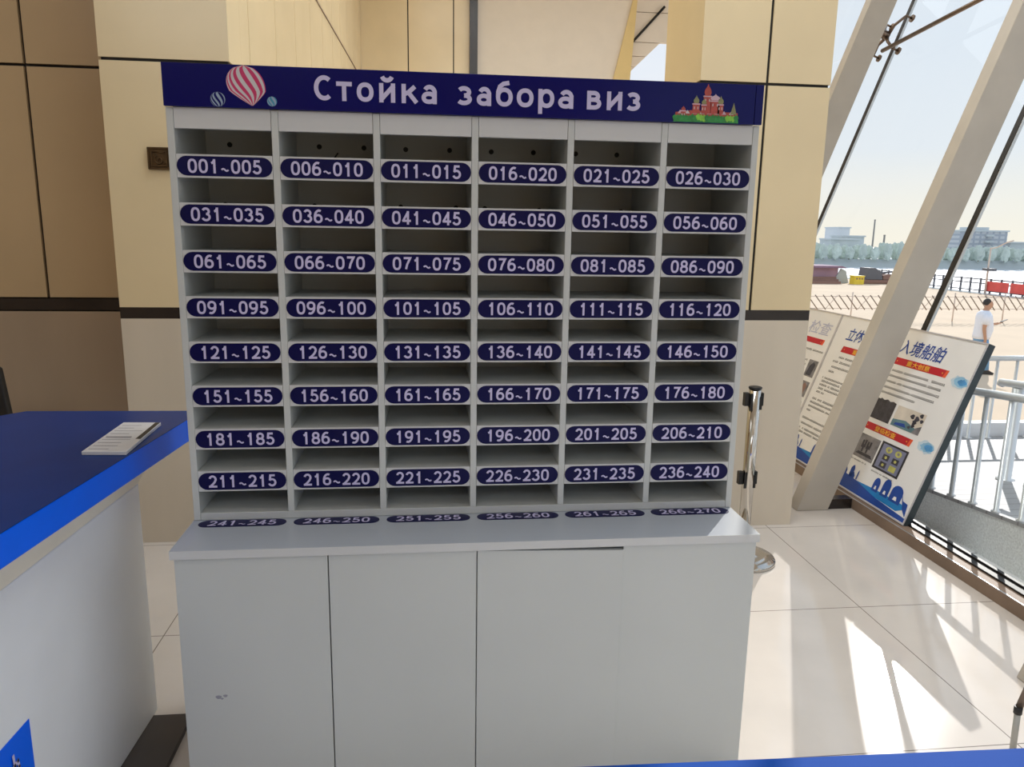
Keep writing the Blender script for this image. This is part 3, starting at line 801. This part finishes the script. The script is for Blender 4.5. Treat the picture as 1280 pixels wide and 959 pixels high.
# ------------------------------------------------------------------ information boards leaning on the glass
VS = math.sqrt(1 + SL * SL)
def board_space(y_left):
    U = Vector((0, -1, 0)); V = Vector((SL, 0, 1)) / VS; N = U.cross(V)
    O = Vector((2.41 + SL * 0.066, y_left, 0.066))
    m = Matrix((( U.x, V.x, N.x, O.x), (U.y, V.y, N.y, O.y), (U.z, V.z, N.z, O.z), (0, 0, 0, 1)))
    return m
def quadm(b, m, pts, mm, h):
    b.add([m @ Vector((u, v, h)) for u, v in pts], [tuple(range(len(pts)))], mm)
def rect(u0, u1, v0, v1): return [(u0, v0), (u1, v0), (u1, v1), (u0, v1)]
def lines(m, rows, seed, ht=0.0145, hgap=0.6):
    rnd = random.Random(seed); b = MB()
    for (u0, u1, v) in rows:
        u = u0
        while u < u1:
            wd = ht * rnd.uniform(0.75, 0.95)
            if rnd.random() > 0.06:
                hh = ht * rnd.uniform(0.7, 1.0)
                quadm(b, m, rect(u, min(u1, u + wd * 0.8), v - hh / 2, v - hh * 0.12), 'ink', 0.0012)
                quadm(b, m, rect(u + wd * 0.12, min(u1, u + wd * 0.7), v + hh * 0.08, v + hh / 2), 'ink', 0.0012)
            u += wd * 1.12
    return b
def bar(m, u0, u1, v, h, chars, parent, gu0=None, gu1=None):
    b = MB()
    quadm(b, m, [(u0, v - h / 2), (u1 - 0.035, v - h / 2), (u1 - 0.022, v + h / 2), (u0 + 0.012, v + h / 2)], 'red_bar', 0.0012)
    quadm(b, m, [(u1 - 0.035, v - h / 2), (u1 - 0.010, v - h / 2), (u1, v + h / 2), (u1 - 0.022, v + h / 2)], 'orange', 0.0012)
    for uc in (u0 + 0.035, u1 - 0.045):
        pts = [(uc + (0.006 if i % 2 == 0 else 0.0026) * math.sin(i * math.pi / 5), v + (0.006 if i % 2 == 0 else 0.0026) * math.cos(i * math.pi / 5)) for i in range(10)]
        quadm(b, m, pts, 'gold', 0.0018)
    o = part('heading_bar', b, parent)
    if chars:
        gu0 = u0 + 0.11 if gu0 is None else gu0; gu1 = u0 + 0.32 if gu1 is None else gu1
        text('heading', chars, 'gold', gu1 - gu0, h * 0.74, m @ Matrix.Translation(((gu0 + gu1) / 2, v, 0.002)), o, 0.008)
    return o
def info_board(y_left, W, label, kind):
    m = board_space(y_left)
    t = thing('information_board', label, 'information board', m @ Vector((W / 2, 0, 0)), 'information boards leaning on the glass')
    b = MB(); H = 1.06
    vs = [m @ Vector(p) for p in ((0, 0, -0.04), (W, 0, -0.04), (W, H, -0.04), (0, H, -0.04), (0, 0, -0.001), (W, 0, -0.001), (W, H, -0.001), (0, H, -0.001))]
    b.add(vs, [(0, 3, 2, 1), (0, 1, 5, 4), (1, 2, 6, 5), (2, 3, 7, 6), (3, 0, 4, 7), (4, 5, 6, 7)], 'board_edge')
    part('panel', b, t)
    b = MB(); quadm(b, m, rect(0.0, W, 0, H), 'board', 0)
    sheet = part('printed_sheet', b, t)
    b = MB()
    e_ = 0.007
    for (u0, u1, v0, v1) in ((0, W, 0, e_), (0, W, H - e_, H), (0, e_, e_, H - e_), (W - e_, W, e_, H - e_)):
        vs = [m @ Vector((u, v, h)) for h in (0.0005, 0.006) for u, v in rect(u0, u1, v0, v1)]
        b.add(vs, [(0, 3, 2, 1), (4, 5, 6, 7), (0, 1, 5, 4), (1, 2, 6, 5), (2, 3, 7, 6), (3, 0, 4, 7)], 'print_white')
    part('edge_strip', b, t)
    return t, m
A, mA = info_board(2.18, 0.70, 'leaning information board at the front, blue title and photos, right of the slanted beam', 0)
text('title', '入境船舶', 'title_blue', 0.395, 0.095, mA @ Matrix.Translation((0.228, 0.942, 0.002)), A, 0.01, 0.22)
bar(mA, 0.02, 0.515, 0.848, 0.044, '重大创意', A, 0.15, 0.36)
part('paragraph', lines(mA, [(0.045, 0.53, 0.787), (0.03, 0.53, 0.753), (0.03, 0.525, 0.716), (0.03, 0.52, 0.679), (0.03, 0.36, 0.645)], 3), A)
b = MB(); quadm(b, mA, rect(0.035, 0.222, 0.473, 0.60), 'pic_dark', 0.0012)
quadm(b, mA, [(0.035, 0.6), (0.06, 0.6), (0.07, 0.608), (0.1, 0.599), (0.13, 0.609), (0.16, 0.6), (0.19, 0.607), (0.222, 0.6)], 'pic_dark', 0.0013)
part('photograph', b, A)
b = MB(); quadm(b, mA, rect(0.243, 0.503, 0.476, 0.60), 'pic_ivory', 0.0012)
quadm(b, mA, [(0.243, 0.476), (0.44, 0.476), (0.46, 0.505), (0.36, 0.528), (0.243, 0.515)], 'pic_teal', 0.0015)
quadm(b, mA, [(0.27, 0.485), (0.38, 0.49), (0.36, 0.51), (0.28, 0.50)], 'deep_blue', 0.0018)
quadm(b, mA, [(0.44, 0.476), (0.503, 0.476), (0.503, 0.53), (0.46, 0.51)], 'pic_grey', 0.0016)
for (u, v, r) in ((0.40, 0.565, 0.018), (0.44, 0.56, 0.02), (0.43, 0.535, 0.018), (0.47, 0.585, 0.016), (0.43, 0.515, 0.014), (0.485, 0.555, 0.014), (0.405, 0.50, 0.012)):
    quadm(b, mA, [(u + r * math.cos(a) * (1 + .3 * math.sin(3 * a + u * 90)), v + r * 0.8 * math.sin(a)) for a in [2 * math.pi * i / 10 for i in range(10)]], 'pic_dark', 0.002)
part('photograph', b, A)
bar(mA, 0.015, 0.485, 0.422, 0.044, '登临检查', A, 0.13, 0.335)
b = MB(); quadm(b, mA, rect(0.036, 0.235, 0.217, 0.365), 'pic_grey', 0.0012)
for (u, v) in ((0.085, 0.31), (0.11, 0.315), (0.135, 0.31), (0.16, 0.312), (0.10, 0.285), (0.145, 0.285)):
    quadm(b, mA, rect(u - 0.009, u + 0.009, v - 0.028, v + 0.02), 'pic_dark', 0.0015)
quadm(b, mA, [(0.05, 0.237), (0.225, 0.237), (0.20, 0.255), (0.07, 0.255)], 'pic_dark', 0.0016)
part('photograph', b, A)
b = MB(); quadm(b, mA, rect(0.250, 0.498, 0.204, 0.373), 'ink', 0.0012); quadm(b, mA, rect(0.268, 0.482, 0.216, 0.362), 'pic_slate', 0.0015)
for i, (u, v) in enumerate(((0.335, 0.335), (0.425, 0.335), (0.335, 0.288), (0.425, 0.288), (0.335, 0.242), (0.425, 0.242))):
    quadm(b, mA, [(u + 0.03 * math.cos(a), v + 0.019 * math.sin(a)) for a in [2 * math.pi * k_ / 12 + 0.26 for k_ in range(12)]] if i in (0, 1) else rect(u - 0.03, u + 0.03, v - 0.017, v + 0.017), 'pic_olive' if i in (0, 1, 5) else 'pic_dark', 0.0018)
    quadm(b, mA, [(u + 0.012 * math.cos(a), v + 0.009 * math.sin(a)) for a in [2 * math.pi * k_ / 8 for k_ in range(8)]], 'pic_grey' if i in (0, 1) else 'pic_olive', 0.002)
part('photograph', b, A)
part('caption', lines(mA, [(0.02, 0.20, 0.198), (0.26, 0.47, 0.185)], 5, 0.008), A)
def skyline(m, W, parent):
    b = MB()
    quadm(b, m, [(0.008, 0.010), (W - 0.008, 0.010), (W - 0.008, 0.034), (W * 0.55, 0.052), (W * 0.25, 0.085), (0.008, 0.098)], 'deep_blue', 0.0012)
    quadm(b, m, [(W * 0.25, 0.085), (W * 0.55, 0.052), (W * 0.85, 0.046), (W - 0.03, 0.085), (W - 0.09, 0.096), (W * 0.5, 0.094)], 'cyan', 0.0014)
    for (u, w_, v) in ((0.03, 0.022, 0.135), (0.10, 0.018, 0.165), (0.115, 0.026, 0.125), (0.165, 0.006, 0.15)):
        quadm(b, m, [(u - w_, 0.088), (u + w_, 0.088), (u + w_, v - 0.02), (u + w_ * 0.3, v), (u - w_ * 0.4, v - 0.006), (u - w_, v - 0.022)], 'deep_blue', 0.0016)
    for (u, w_, v) in ((0.36, 0.03, 0.165), (0.45, 0.035, 0.185), (0.55, 0.05, 0.18)):
        quadm(b, m, [(u - w_, 0.08)] + [(u - w_ * math.cos(a), v - 0.04 + 0.04 * math.sin(a)) for a in [math.pi * i / 8 for i in range(9)]] + [(u + w_, 0.08)], 'deep_blue', 0.0018)
        quadm(b, m, [(u - w_ * 0.35, 0.094), (u + w_ * 0.35, 0.094), (u + w_ * 0.2, 0.115), (u - w_ * 0.2, 0.115)], 'board', 0.002)
    quadm(b, m, [(0.58, 0.165), (0.62, 0.115), (W - 0.035, 0.11), (W - 0.02, 0.04), (W - 0.06, 0.07)], 'deep_blue', 0.0019)
    part('skyline_print', b, parent)
skyline(mA, 0.70, A)
b = MB()
for (u, v) in ((0.62, 0.825), (0.60, 0.435)):
    rb = random.Random(int(v * 100))
    for q, (sc_, m_) in enumerate(((1.0, 'pale_blue'), (0.8, 'sky_blue'), (0.5, 'sky_mid'))):
        pts = []
        for k_ in range(18):
            a = 2 * math.pi * k_ / 18
            pts.append((u + 0.012 * q + 0.072 * sc_ * math.cos(a) * rb.uniform(0.8, 1.1), v + 0.036 * sc_ * math.sin(a) * rb.uniform(0.75, 1.15)))
        quadm(b, mA, [(min(p_[0], 0.692), p_[1]) for p_ in pts], m_, 0.0012 + 0.0002 * q)
part('brush_print', b, A)
# second board
B, mB = info_board(2.905, 0.70, 'middle information board with a short blue title, cut off by the slanted beam', 1)
text('title', '立体', 'title_blue', 0.185, 0.092, mB @ Matrix.Translation((0.255, 0.935, 0.002)), B, 0.01, 0.22)
bar(mB, 0.158, 0.63, 0.825, 0.044, '重点检查', B, 0.30, 0.50)
rows = [(0.17, 0.6, 0.765), (0.12, 0.6, 0.73), (0.13, 0.6, 0.69), (0.12, 0.2, 0.655), (0.08, 0.55, 0.60), (0.09, 0.6, 0.575), (0.08, 0.6, 0.548), (0.07, 0.6, 0.52), (0.08, 0.18, 0.493),
        (0.07, 0.55, 0.44), (0.06, 0.6, 0.41), (0.06, 0.6, 0.38), (0.06, 0.12, 0.35), (0.05, 0.6, 0.29), (0.05, 0.6, 0.25), (0.05, 0.5, 0.215), (0.04, 0.6, 0.19)]
for q, (a_, c_) in enumerate(((0, 4), (4, 9), (9, 13), (13, 17))): part('paragraph', lines(mB, rows[a_:c_], 8 + q), B)
skyline(mB, 0.70, B)
# third board
Cb, mC = info_board(3.607, 0.70, 'rearmost information board, half hidden by the beige column', 2)
text('title', '检查', 'title_pale', 0.30, 0.10, mC @ Matrix.Translation((0.49, 0.93, 0.002)), Cb, 0.005, 0.2)
bar(mC, 0.18, 0.62, 0.83, 0.04, '', Cb)
part('paragraph', lines(mC, [(0.2, 0.66, 0.76), (0.3, 0.5, 0.68), (0.3, 0.5, 0.645), (0.3, 0.5, 0.61), (0.3, 0.5, 0.575), (0.3, 0.5, 0.50), (0.3, 0.5, 0.465), (0.3, 0.5, 0.40)], 11), Cb)
for (v0, v1) in ((0.565, 0.69), (0.415, 0.53), (0.27, 0.38)):
    b = MB(); quadm(b, mC, rect(0.53, 0.66, v0, v1), 'pic_grey', 0.0012)
    quadm(b, mC, [(0.55, v0 + 0.01), (0.62, v0 + 0.01), (0.635, v1 - 0.03), (0.60, v1 - 0.01), (0.565, v1 - 0.045)], 'pic_dark' if v0 > 0.5 else 'rust', 0.0016)
    part('photograph', b, Cb)
skyline(mC, 0.70, Cb)

# ------------------------------------------------------------------ spider fitting and tie rod at the far beam
sp = thing('spider_fitting', 'four-armed bronze glazing bracket holding the glass high on the far beam', 'glazing bracket', (3.5, 3.93, 3.17))
hub = Vector((lean(2.40, 3.17) - 0.02, 3.93, 3.17))
part('hub', MB().tube([hub + Vector((-0.13, -0.02, 0.045)), hub], [0.03, 0.035], 'bronze_steel', 14), sp)
for (dy, dz) in ((-0.13, 0.12), (0.13, 0.12), (-0.13, -0.12), (0.13, -0.12)):
    e_ = Vector((lean(2.40, 3.17 + dz), 3.93 + dy, 3.17 + dz))
    a_ = part('arm', MB().tube([hub, (hub + e_) / 2 + Vector((-0.02, 0, 0.005)), e_], [0.016, 0.012, 0.010], 'bronze_steel', 10), sp)
    nrm = Vector((1, 0, -SL)).normalized()
    p_ = MB().tube([e_, e_ + nrm * 0.045], 0.008, 'bronze_steel', 10).tube([e_ + nrm * 0.045, e_ + nrm * 0.06], 0.028, 'bronze_steel', 16)
    part('glass_clamp', p_, a_)
rod = MB().tube([hub + Vector((-0.10, -0.12, -0.14)), Vector((hub.x - 0.02, 2.13, 3.20))], 0.016, 'bronze_steel', 12)
tag(rod.build('tie_rod'), 'slim bronze rod crossing the glass between the two slanted beams', 'rod')

# ------------------------------------------------------------------ railings on the ramp
r1 = thing('handrail', 'white steel ramp handrail with thin balusters, closest to the glass', 'handrail', (2.9, 0.5, 0.25), 'white ramp handrails')
def rail_top(y): return rz(y) + 0.63
part('top_rail', MB().tube([(2.9, 2.25, rail_top(2.25)), (2.9, -2.0, rail_top(-2.0))], 0.022, 'rail', 14), r1)
for i in range(24):
    y = 2.10 - 0.1748 * i
    part('baluster', MB().lathe([(0.024, 0.0005), (0.024, 0.006), (0.0135, 0.010), (0.013, rail_top(y) - rz(y) - 0.019)], (2.9, y, rz(y)), 'rail', 12), r1)
r2 = thing('handrail', 'white handrail with thick posts and a rounded free end, standing mid-ramp', 'handrail', (3.52, 1.0, 0.25), 'white ramp handrails')
part('top_rail', MB().tube([(3.52, 2.24, rz(2.2) + 0.60), (3.52, 2.23, rz(2.2) + 0.615), (3.52, -2.0, rz(-2.0) + 0.615)], 0.026, 'rail', 14), r2)
for i in range(3):
    y = 2.09 - 1.3 * i
    part('post', MB().lathe([(0.055, 0.0005), (0.055, 0.008), (0.033, 0.012), (0.032, 0.595)], (3.52, y, rz(y)), 'rail', 16), r2)
for i in range(7):
    y = 1.90 - 0.175 * i
    if i != 6: part('baluster', MB().lathe([(0.03, 0.0005), (0.03, 0.006), (0.0135, 0.010), (0.013, 0.59)], (3.52, y, rz(y)), 'rail', 12), r2)
r3 = thing('handrail', 'far white handrail crossing behind the ramp at its lower end', 'handrail', (5.3, 3.53, 0.1), 'white ramp handrails')
part('top_rail', MB().tube([(3.8, 3.53, 0.64), (6.6, 3.53, 0.64)], 0.022, 'rail', 14), r3)
for i in range(16):
    x = 3.83 + 0.177 * i
    part('baluster', MB().lathe([(0.032, 0.0005), (0.032, 0.006), (0.013, 0.010), (0.012, 0.64 - rz(3.53) - 0.018)], (x, 3.53, rz(3.53)), 'rail', 12), r3)

# ------------------------------------------------------------------ lattice barrier on the plaza
lb = thing('lattice_barrier', 'low barrier of slanting posts across the sandy plaza', 'barrier', (18, 23.8, -1.4))
part('rail', MB().tube([(12.5, 23.8, -0.50), (23.5, 23.8, -0.50)], 0.010, 'pale_post', 8), lb)
part('rail', MB().tube([(12.5, 23.8, -0.93), (23.5, 23.8, -0.93)], 0.010, 'pale_post', 8), lb)
for i in range(36):
    x = 12.5 + 0.30 * i
    part('slanted_post', MB().tube([(x, 23.77, -0.45), (x + 0.44, 23.77, -0.97)], 0.020, 'lattice', 8), lb)
for i in range(9):
    x = 12.9 + 1.25 * i
    part('cross_post', MB().tube([(x + 0.44, 23.83, -0.45), (x, 23.83, -0.97)], 0.012, 'pale_post', 8), lb)
for i in range(6):
    x = 13.2 + 2.0 * i
    part('upright', MB().tube([(x, 23.9, -1.4), (x, 23.9, -0.35)], 0.022, 'pale_post', 8), lb)

# river-side fence, cloth banner, lamp
rf = thing('riverside_fence', 'dark steel fence along the river edge', 'fence', (31.1, 40, -1.4))
for z in (-0.62, -0.85, -1.25):
    part('rail', MB().tube([(31.1, 48, z), (31.1, 33, z)], 0.03, 'fence_dark', 8), rf)
for i in range(19):
    y = 47.6 - 0.8 * i
    part('post', MB().box(31.06, 31.14, y - 0.04, y + 0.04, -1.38, -0.55, 'fence_dark'), rf)
for i, (y0, y1) in enumerate(((37.5, 35.75), (35.6, 33.2))):
    bn = MB().box(30.99, 31.02, y1, y0, -1.22, -0.70, 'banner_red')
    tag(bn.build('fence_banner'), ['red cloth banner left of the pair on the riverside fence', 'red cloth banner at the right edge on the riverside fence'][i], 'banner', 'red banners on the fence')
lp = thing('street_lamp', 'slim white lamp post with a curved arm by the river fence', 'street lamp', (30.9, 37.3, -1.4))
part('pole', MB().tube([(30.9, 37.3, -1.4), (30.9, 37.3, 1.15)], [0.06, 0.04], 'pale_post', 10), lp)
part('arm', MB().tube([(30.9, 37.3, 1.1), (30.95, 36.9, 1.18), (31.0, 36.3, 1.45), (31.05, 35.9, 1.55)], 0.035, 'pale_post', 8), lp)
part('lamp_head', MB().box(30.7, 31.1, 36.9, 37.5, -0.12, 0.02, 'fence_dark'), lp)
# pavilion, yellow booth, machinery
pv = thing('pavilion', 'mauve riverside shed with steps, left end of the view outside', 'shed', (26, 46, -1.4))
part('wall', MB().box(24.0, 27.0, 46.0, 48, -1.4, -0.42, 'pav_wall'), pv)
part('roof', MB().prism([(23.7, 45.7, -0.42), (27.5, 45.7, -0.42), (27.1, 45.7, -0.28), (24.0, 45.7, -0.28)], (0, 2.6, 0), 'pav_roof'), pv)
for k_ in range(3):
    part('step', MB().box(24.0, 26.6, 45.4 - 0.3 * k_, 45.69 - 0.3 * k_, -1.4, -0.98 - 0.13 * k_, 'rust'), pv)
part('screen', MB().prism([(26.65, 45.9, -1.4), (27.75, 45.9, -1.4), (27.5, 45.9, -0.6), (27.15, 45.9, -0.45)], (0, 0.08, 0), 'bank'), pv)
yb = thing('yellow_booth', 'small yellow booth beside the mauve shed', 'booth', (28.2, 45, -1.4))
part('body', MB().box(27.35, 28.0, 44.5, 45.1, -1.4, -0.90, 'yellow_box'), yb)
part('lid', MB().box(27.32, 28.03, 44.47, 45.13, -0.8995, -0.84, 'yellow_box'), yb)
for x in (27.5, 27.68, 27.86): part('stencil', MB().box(x - 0.05, x + 0.05, 44.492, 44.499, -1.08, -0.98, 'rust'), yb)
mc = thing('excavator', 'grey machine with a long boom parked on the river edge', 'machine', (29.6, 45.5, -1.4))
part('track', MB().box(28.4, 30.5, 45.2, 46.4, -1.4, -1.12, 'rust'), mc, 0.08)
part('cab', MB().prism([(28.6, 45.2, -1.11), (29.7, 45.2, -1.11), (29.6, 45.2, -0.6), (29.1, 45.2, -0.36), (28.7, 45.2, -0.36)], (0, 1.1, 0), 'machine'), mc)
part('engine_cover', MB().prism([(29.75, 45.2, -1.11), (30.6, 45.2, -1.11), (30.55, 45.2, -0.88), (30.1, 45.2, -0.75), (29.75, 45.2, -0.85)], (0, 1.1, 0), 'rust'), mc)
part('boom', MB().tube([(29.6, 45.7, -0.75), (30.6, 45.7, -0.62), (30.95, 45.7, -0.58)], 0.06, 'machine', 8), mc)

# far bank: buildings, stacks, trees
def block(name, l0, l1, d, z0, z1, m, label, cat='building', dep=14, roof=None):
    t = thing(name, label, cat, far((l0 + l1) / 2, d, z0))
    p = [far(l0, d, z0), far(l1, d, z0), far(l1, d + dep, z0), far(l0, d + dep, z0)]
    part('walls', MB().prism(p, (0, 0, z1 - z0), m), t)
    p = [far(l0 - .4, d - .4, z1), far(l1 + .4, d - .4, z1), far(l1 + .4, d + dep, z1), far(l0 - .4, d + dep, z1)]
    part('roof', MB().prism(p, (0, 0, 0.5), 'house'), t)
    return t
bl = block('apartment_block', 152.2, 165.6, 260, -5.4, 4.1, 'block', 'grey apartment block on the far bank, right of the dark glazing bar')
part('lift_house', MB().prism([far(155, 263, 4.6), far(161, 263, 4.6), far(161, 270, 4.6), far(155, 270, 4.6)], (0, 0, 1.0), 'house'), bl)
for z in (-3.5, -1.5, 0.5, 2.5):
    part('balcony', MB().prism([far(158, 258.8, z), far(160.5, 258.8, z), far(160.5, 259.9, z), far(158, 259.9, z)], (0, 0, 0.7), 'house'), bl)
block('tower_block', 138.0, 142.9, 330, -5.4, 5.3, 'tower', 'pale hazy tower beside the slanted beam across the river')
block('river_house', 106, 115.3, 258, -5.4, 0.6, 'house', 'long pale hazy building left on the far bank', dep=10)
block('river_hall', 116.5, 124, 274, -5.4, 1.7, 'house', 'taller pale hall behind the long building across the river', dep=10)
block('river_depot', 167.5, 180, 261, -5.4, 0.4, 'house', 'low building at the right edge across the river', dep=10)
for (l, z1, r, lab) in ((116.0, 7.3, 0.24, 'tall thin chimney across the river'), (119.6, 2.2, 0.3, 'short chimney right of the tall one across the river')):
    t = thing('chimney_stack', lab, 'chimney', far(l, 268, -5.4), 'chimneys across the river')
    part('shaft', MB().lathe([(r * 1.3, 0), (r, z1 + 5.4)], far(l * 268 / 250, 268, -5.4), 'stack', 12), t)
    part('rim', MB().lathe([(r * 1.15, z1 + 5.4), (r * 1.15, z1 + 5.8)], far(l * 268 / 250, 268, -5.4), 'stack', 12), t)
def crown_mesh(seed):
    bm = bmesh.new(); bmesh.ops.create_icosphere(bm, subdivisions=3, radius=1.0)
    for v in bm.verts:
        f = 1 + 0.35 * noise.noise(v.co * 1.9 + Vector((seed * 7.3, 0, 0))) + 0.15 * noise.noise(v.co * 5 + Vector((0, seed * 3.1, 0)))
        v.co *= f
    me = bpy.data.meshes.new('crown'); bm.to_mesh(me); bm.free(); me.materials.append(M['tree']); return me
crowns = [crown_mesh(i) for i in range(4)]
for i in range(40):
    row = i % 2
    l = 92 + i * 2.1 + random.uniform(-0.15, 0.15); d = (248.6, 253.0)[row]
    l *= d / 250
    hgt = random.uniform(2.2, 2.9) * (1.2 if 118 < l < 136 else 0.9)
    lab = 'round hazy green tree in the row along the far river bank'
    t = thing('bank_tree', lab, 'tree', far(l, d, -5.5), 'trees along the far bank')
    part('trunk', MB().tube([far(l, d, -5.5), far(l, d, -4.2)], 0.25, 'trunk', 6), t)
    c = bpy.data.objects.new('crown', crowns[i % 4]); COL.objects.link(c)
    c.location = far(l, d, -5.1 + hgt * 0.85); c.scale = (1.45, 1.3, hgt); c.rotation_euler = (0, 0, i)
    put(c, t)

# ------------------------------------------------------------------ the man outside
px, py, pz = 12.31, 13.6, -1.4
man = thing('person', 'man in a white T-shirt and pale jeans looking down at a phone, walking outside', 'person', (px, py, pz))
F = Vector((0.95, -0.30, 0)).normalized(); Lf = Vector((-F.y, F.x, 0))
def hp(f, l, z): return Vector((px, py, pz)) + F * f + Lf * l + Vector((0, 0, z))
def skin_obj(name, verts, edges, radii, m, parent, sub=2, root=0):
    me = bpy.data.meshes.new(name); bm = bmesh.new()
    lay = bm.verts.layers.skin.verify()
    vs = [bm.verts.new(v) for v in verts]
    for a, c in edges: bm.edges.new((vs[a], vs[c]))
    for i, v in enumerate(vs):
        r = radii[i]; v[lay].radius = r if isinstance(r, tuple) else (r, r)
        v[lay].use_root = (i == root)
    bm.to_mesh(me); bm.free()
    me.materials.append(M[m])
    o = bpy.data.objects.new(name, me); COL.objects.link(o)
    s = o.modifiers.new('skin', 'SKIN'); s.use_smooth_shade = True
    o.modifiers.new('sub', 'SUBSURF').levels = sub
    o.modifiers['sub'].render_levels = sub
    put(o, parent); return o
V_, E_, R_ = [], [], []
def vv(p, r, link=None):
    V_.append(p); R_.append(r)
    if link is not None: E_.append((link, len(V_) - 1))
    return len(V_) - 1
pel = vv(hp(0, 0, 0.90), (0.13, 0.12)); wst = vv(hp(0.01, 0, 1.05), (0.13, 0.12), pel); chs = vv(hp(0.01, 0, 1.26), (0.13, 0.12), wst)
nkb = vv(hp(0.01, 0, 1.40), 0.07, chs); nk = vv(hp(0.04, 0, 1.46), 0.055, nkb); hd = vv(hp(0.07, 0, 1.53), 0.078, nk); hd2 = vv(hp(0.075, 0, 1.61), 0.085, hd); hd3 = vv(hp(0.06, 0, 1.655), 0.055, hd2)
nose = vv(hp(0.165, 0, 1.555), 0.016, hd)
for s, ff_ in ((-1, 0.14), (1, -0.10)):
    h0 = vv(hp(0, s * 0.09, 0.86), 0.085, pel); k0 = vv(hp(ff_ * 0.6 + 0.02, s * 0.09, 0.47), 0.055, h0); a0 = vv(hp(ff_ - (0.06 if s > 0 else 0), s * 0.09, 0.10), 0.038, k0)
    vv(hp(ff_ + 0.12 - (0.06 if s > 0 else 0), s * 0.10, 0.045), 0.035, a0)
def hand(w_, d, side):
    d = d.normalized(); k_ = side
    palm = vv(V_[w_] + d * 0.06, (0.032, 0.022), w_)
    tip0 = vv(V_[palm] + d * 0.035, (0.034, 0.02), palm)
    for q, ln in ((-0.025, 0.055), (-0.008, 0.07), (0.009, 0.065), (0.026, 0.05)):
        f1 = vv(V_[tip0] + d * ln * 0.5 + k_ * q, 0.009, tip0); vv(V_[f1] + d * ln * 0.5 + Vector((0, 0, 0.006)), 0.008, f1)
    t1 = vv(V_[palm] - k_ * 0.045 + d * 0.01, 0.010, palm); vv(V_[t1] + d * 0.035 - k_ * 0.008, 0.009, t1)
# near (right) arm hangs, far (left) arm holds the phone
s0 = vv(hp(0, -0.19, 1.34), 0.06, chs); e0 = vv(hp(-0.05, -0.24, 1.06), 0.042, s0); w0 = vv(hp(0.0, -0.25, 0.82), 0.03, e0); hand(w0, Vector((0, 0, -1)) + F * 0.15, F)
s1 = vv(hp(0, 0.19, 1.34), 0.06, chs); e1 = vv(hp(0.08, 0.22, 1.08), 0.042, s1); w1 = vv(hp(0.30, 0.12, 1.13), 0.03, e1); hand(w1, F + Vector((0, 0, 0.25)), Lf)
skin_obj('body', V_, E_, R_, 'skin', man)
def loft(rings, m, b, n=20):
    """closed body of clothing from (forward, left, height, half-depth, half-width) rings"""
    vs = []; fs = []
    for f_, l_, z_, rf, rl in rings:
        for q in range(n):
            a = 2 * math.pi * q / n; c_, s_ = math.cos(a), math.sin(a)
            vs.append(hp(f_ + rf * math.copysign(abs(c_) ** .85, c_), l_ + rl * math.copysign(abs(s_) ** .85, s_), z_))
    for k_ in range(len(rings) - 1):
        for q in range(n):
            fs.append((k_ * n + q, k_ * n + (q + 1) % n, (k_ + 1) * n + (q + 1) % n, (k_ + 1) * n + q))
    b.add(vs, fs, m, True); b.add(vs[:n], [tuple(range(n))[::-1]], m); b.add(vs[-n:], [tuple(range(n))], m)
    return b
b = loft([(0.0, 0, 0.80, 0.165, 0.205), (0.01, 0, 0.88, 0.172, 0.210), (0.03, 0, 1.00, 0.185, 0.205), (0.03, 0, 1.12, 0.175, 0.205), (0.015, 0, 1.25, 0.160, 0.215), (0.01, 0, 1.34, 0.140, 0.215), (0.01, 0, 1.40, 0.105, 0.15), (0.015, 0, 1.435, 0.072, 0.08)], 'shirt', MB())
b.tube([hp(0, -0.17, 1.35), hp(-0.015, -0.225, 1.26), hp(-0.035, -0.245, 1.13)], [0.085, 0.08, 0.072], 'shirt', 14)
b.tube([hp(0, 0.17, 1.35), hp(0.03, 0.215, 1.26), hp(0.06, 0.23, 1.14)], [0.085, 0.08, 0.072], 'shirt', 14)
part('t_shirt', b, man)
b = loft([(0, 0, 0.72, 0.12, 0.185), (0, 0, 0.80, 0.145, 0.19), (0, 0, 0.92, 0.14, 0.185)], 'jeans', MB())
b.tube([hp(0, -0.09, 0.84), hp(0.104, -0.09, 0.47), hp(0.14, -0.09, 0.10)], [0.115, 0.088, 0.075], 'jeans', 14)
b.tube([hp(0, 0.09, 0.84), hp(-0.04, 0.09, 0.47), hp(-0.16, 0.09, 0.10)], [0.115, 0.088, 0.075], 'jeans', 14)
part('jeans', b, man)
skin_obj('hair', [hp(-0.005, 0, 1.545), hp(0.015, 0, 1.60), hp(0.045, 0, 1.645), hp(0.10, 0, 1.668)], [(0, 1), (1, 2), (2, 3)], [0.065, 0.085, 0.085, 0.06], 'hair', man)
for s, f0 in ((-1, 0.18), (1, -0.12)):
    part('shoe', MB().prism([hp(f0 - 0.12, s * 0.10 - 0.045, 0.0), hp(f0 + 0.12, s * 0.10 - 0.045, 0.0), hp(f0 + 0.14, s * 0.10 - 0.045, 0.04), hp(f0 + 0.02, s * 0.10 - 0.045, 0.09), hp(f0 - 0.12, s * 0.10 - 0.045, 0.09)], Lf * 0.09, 'shoe'), man, 0.01)
ph = MB().prism([hp(0.40, 0.06, 1.175), hp(0.53, 0.06, 1.235), hp(0.525, 0.06, 1.245), hp(0.395, 0.06, 1.185)], Lf * 0.075, 'black')
tag(ph.build('mobile_phone', None, 0.002), 'dark phone held up in the walking man\'s hand', 'phone')
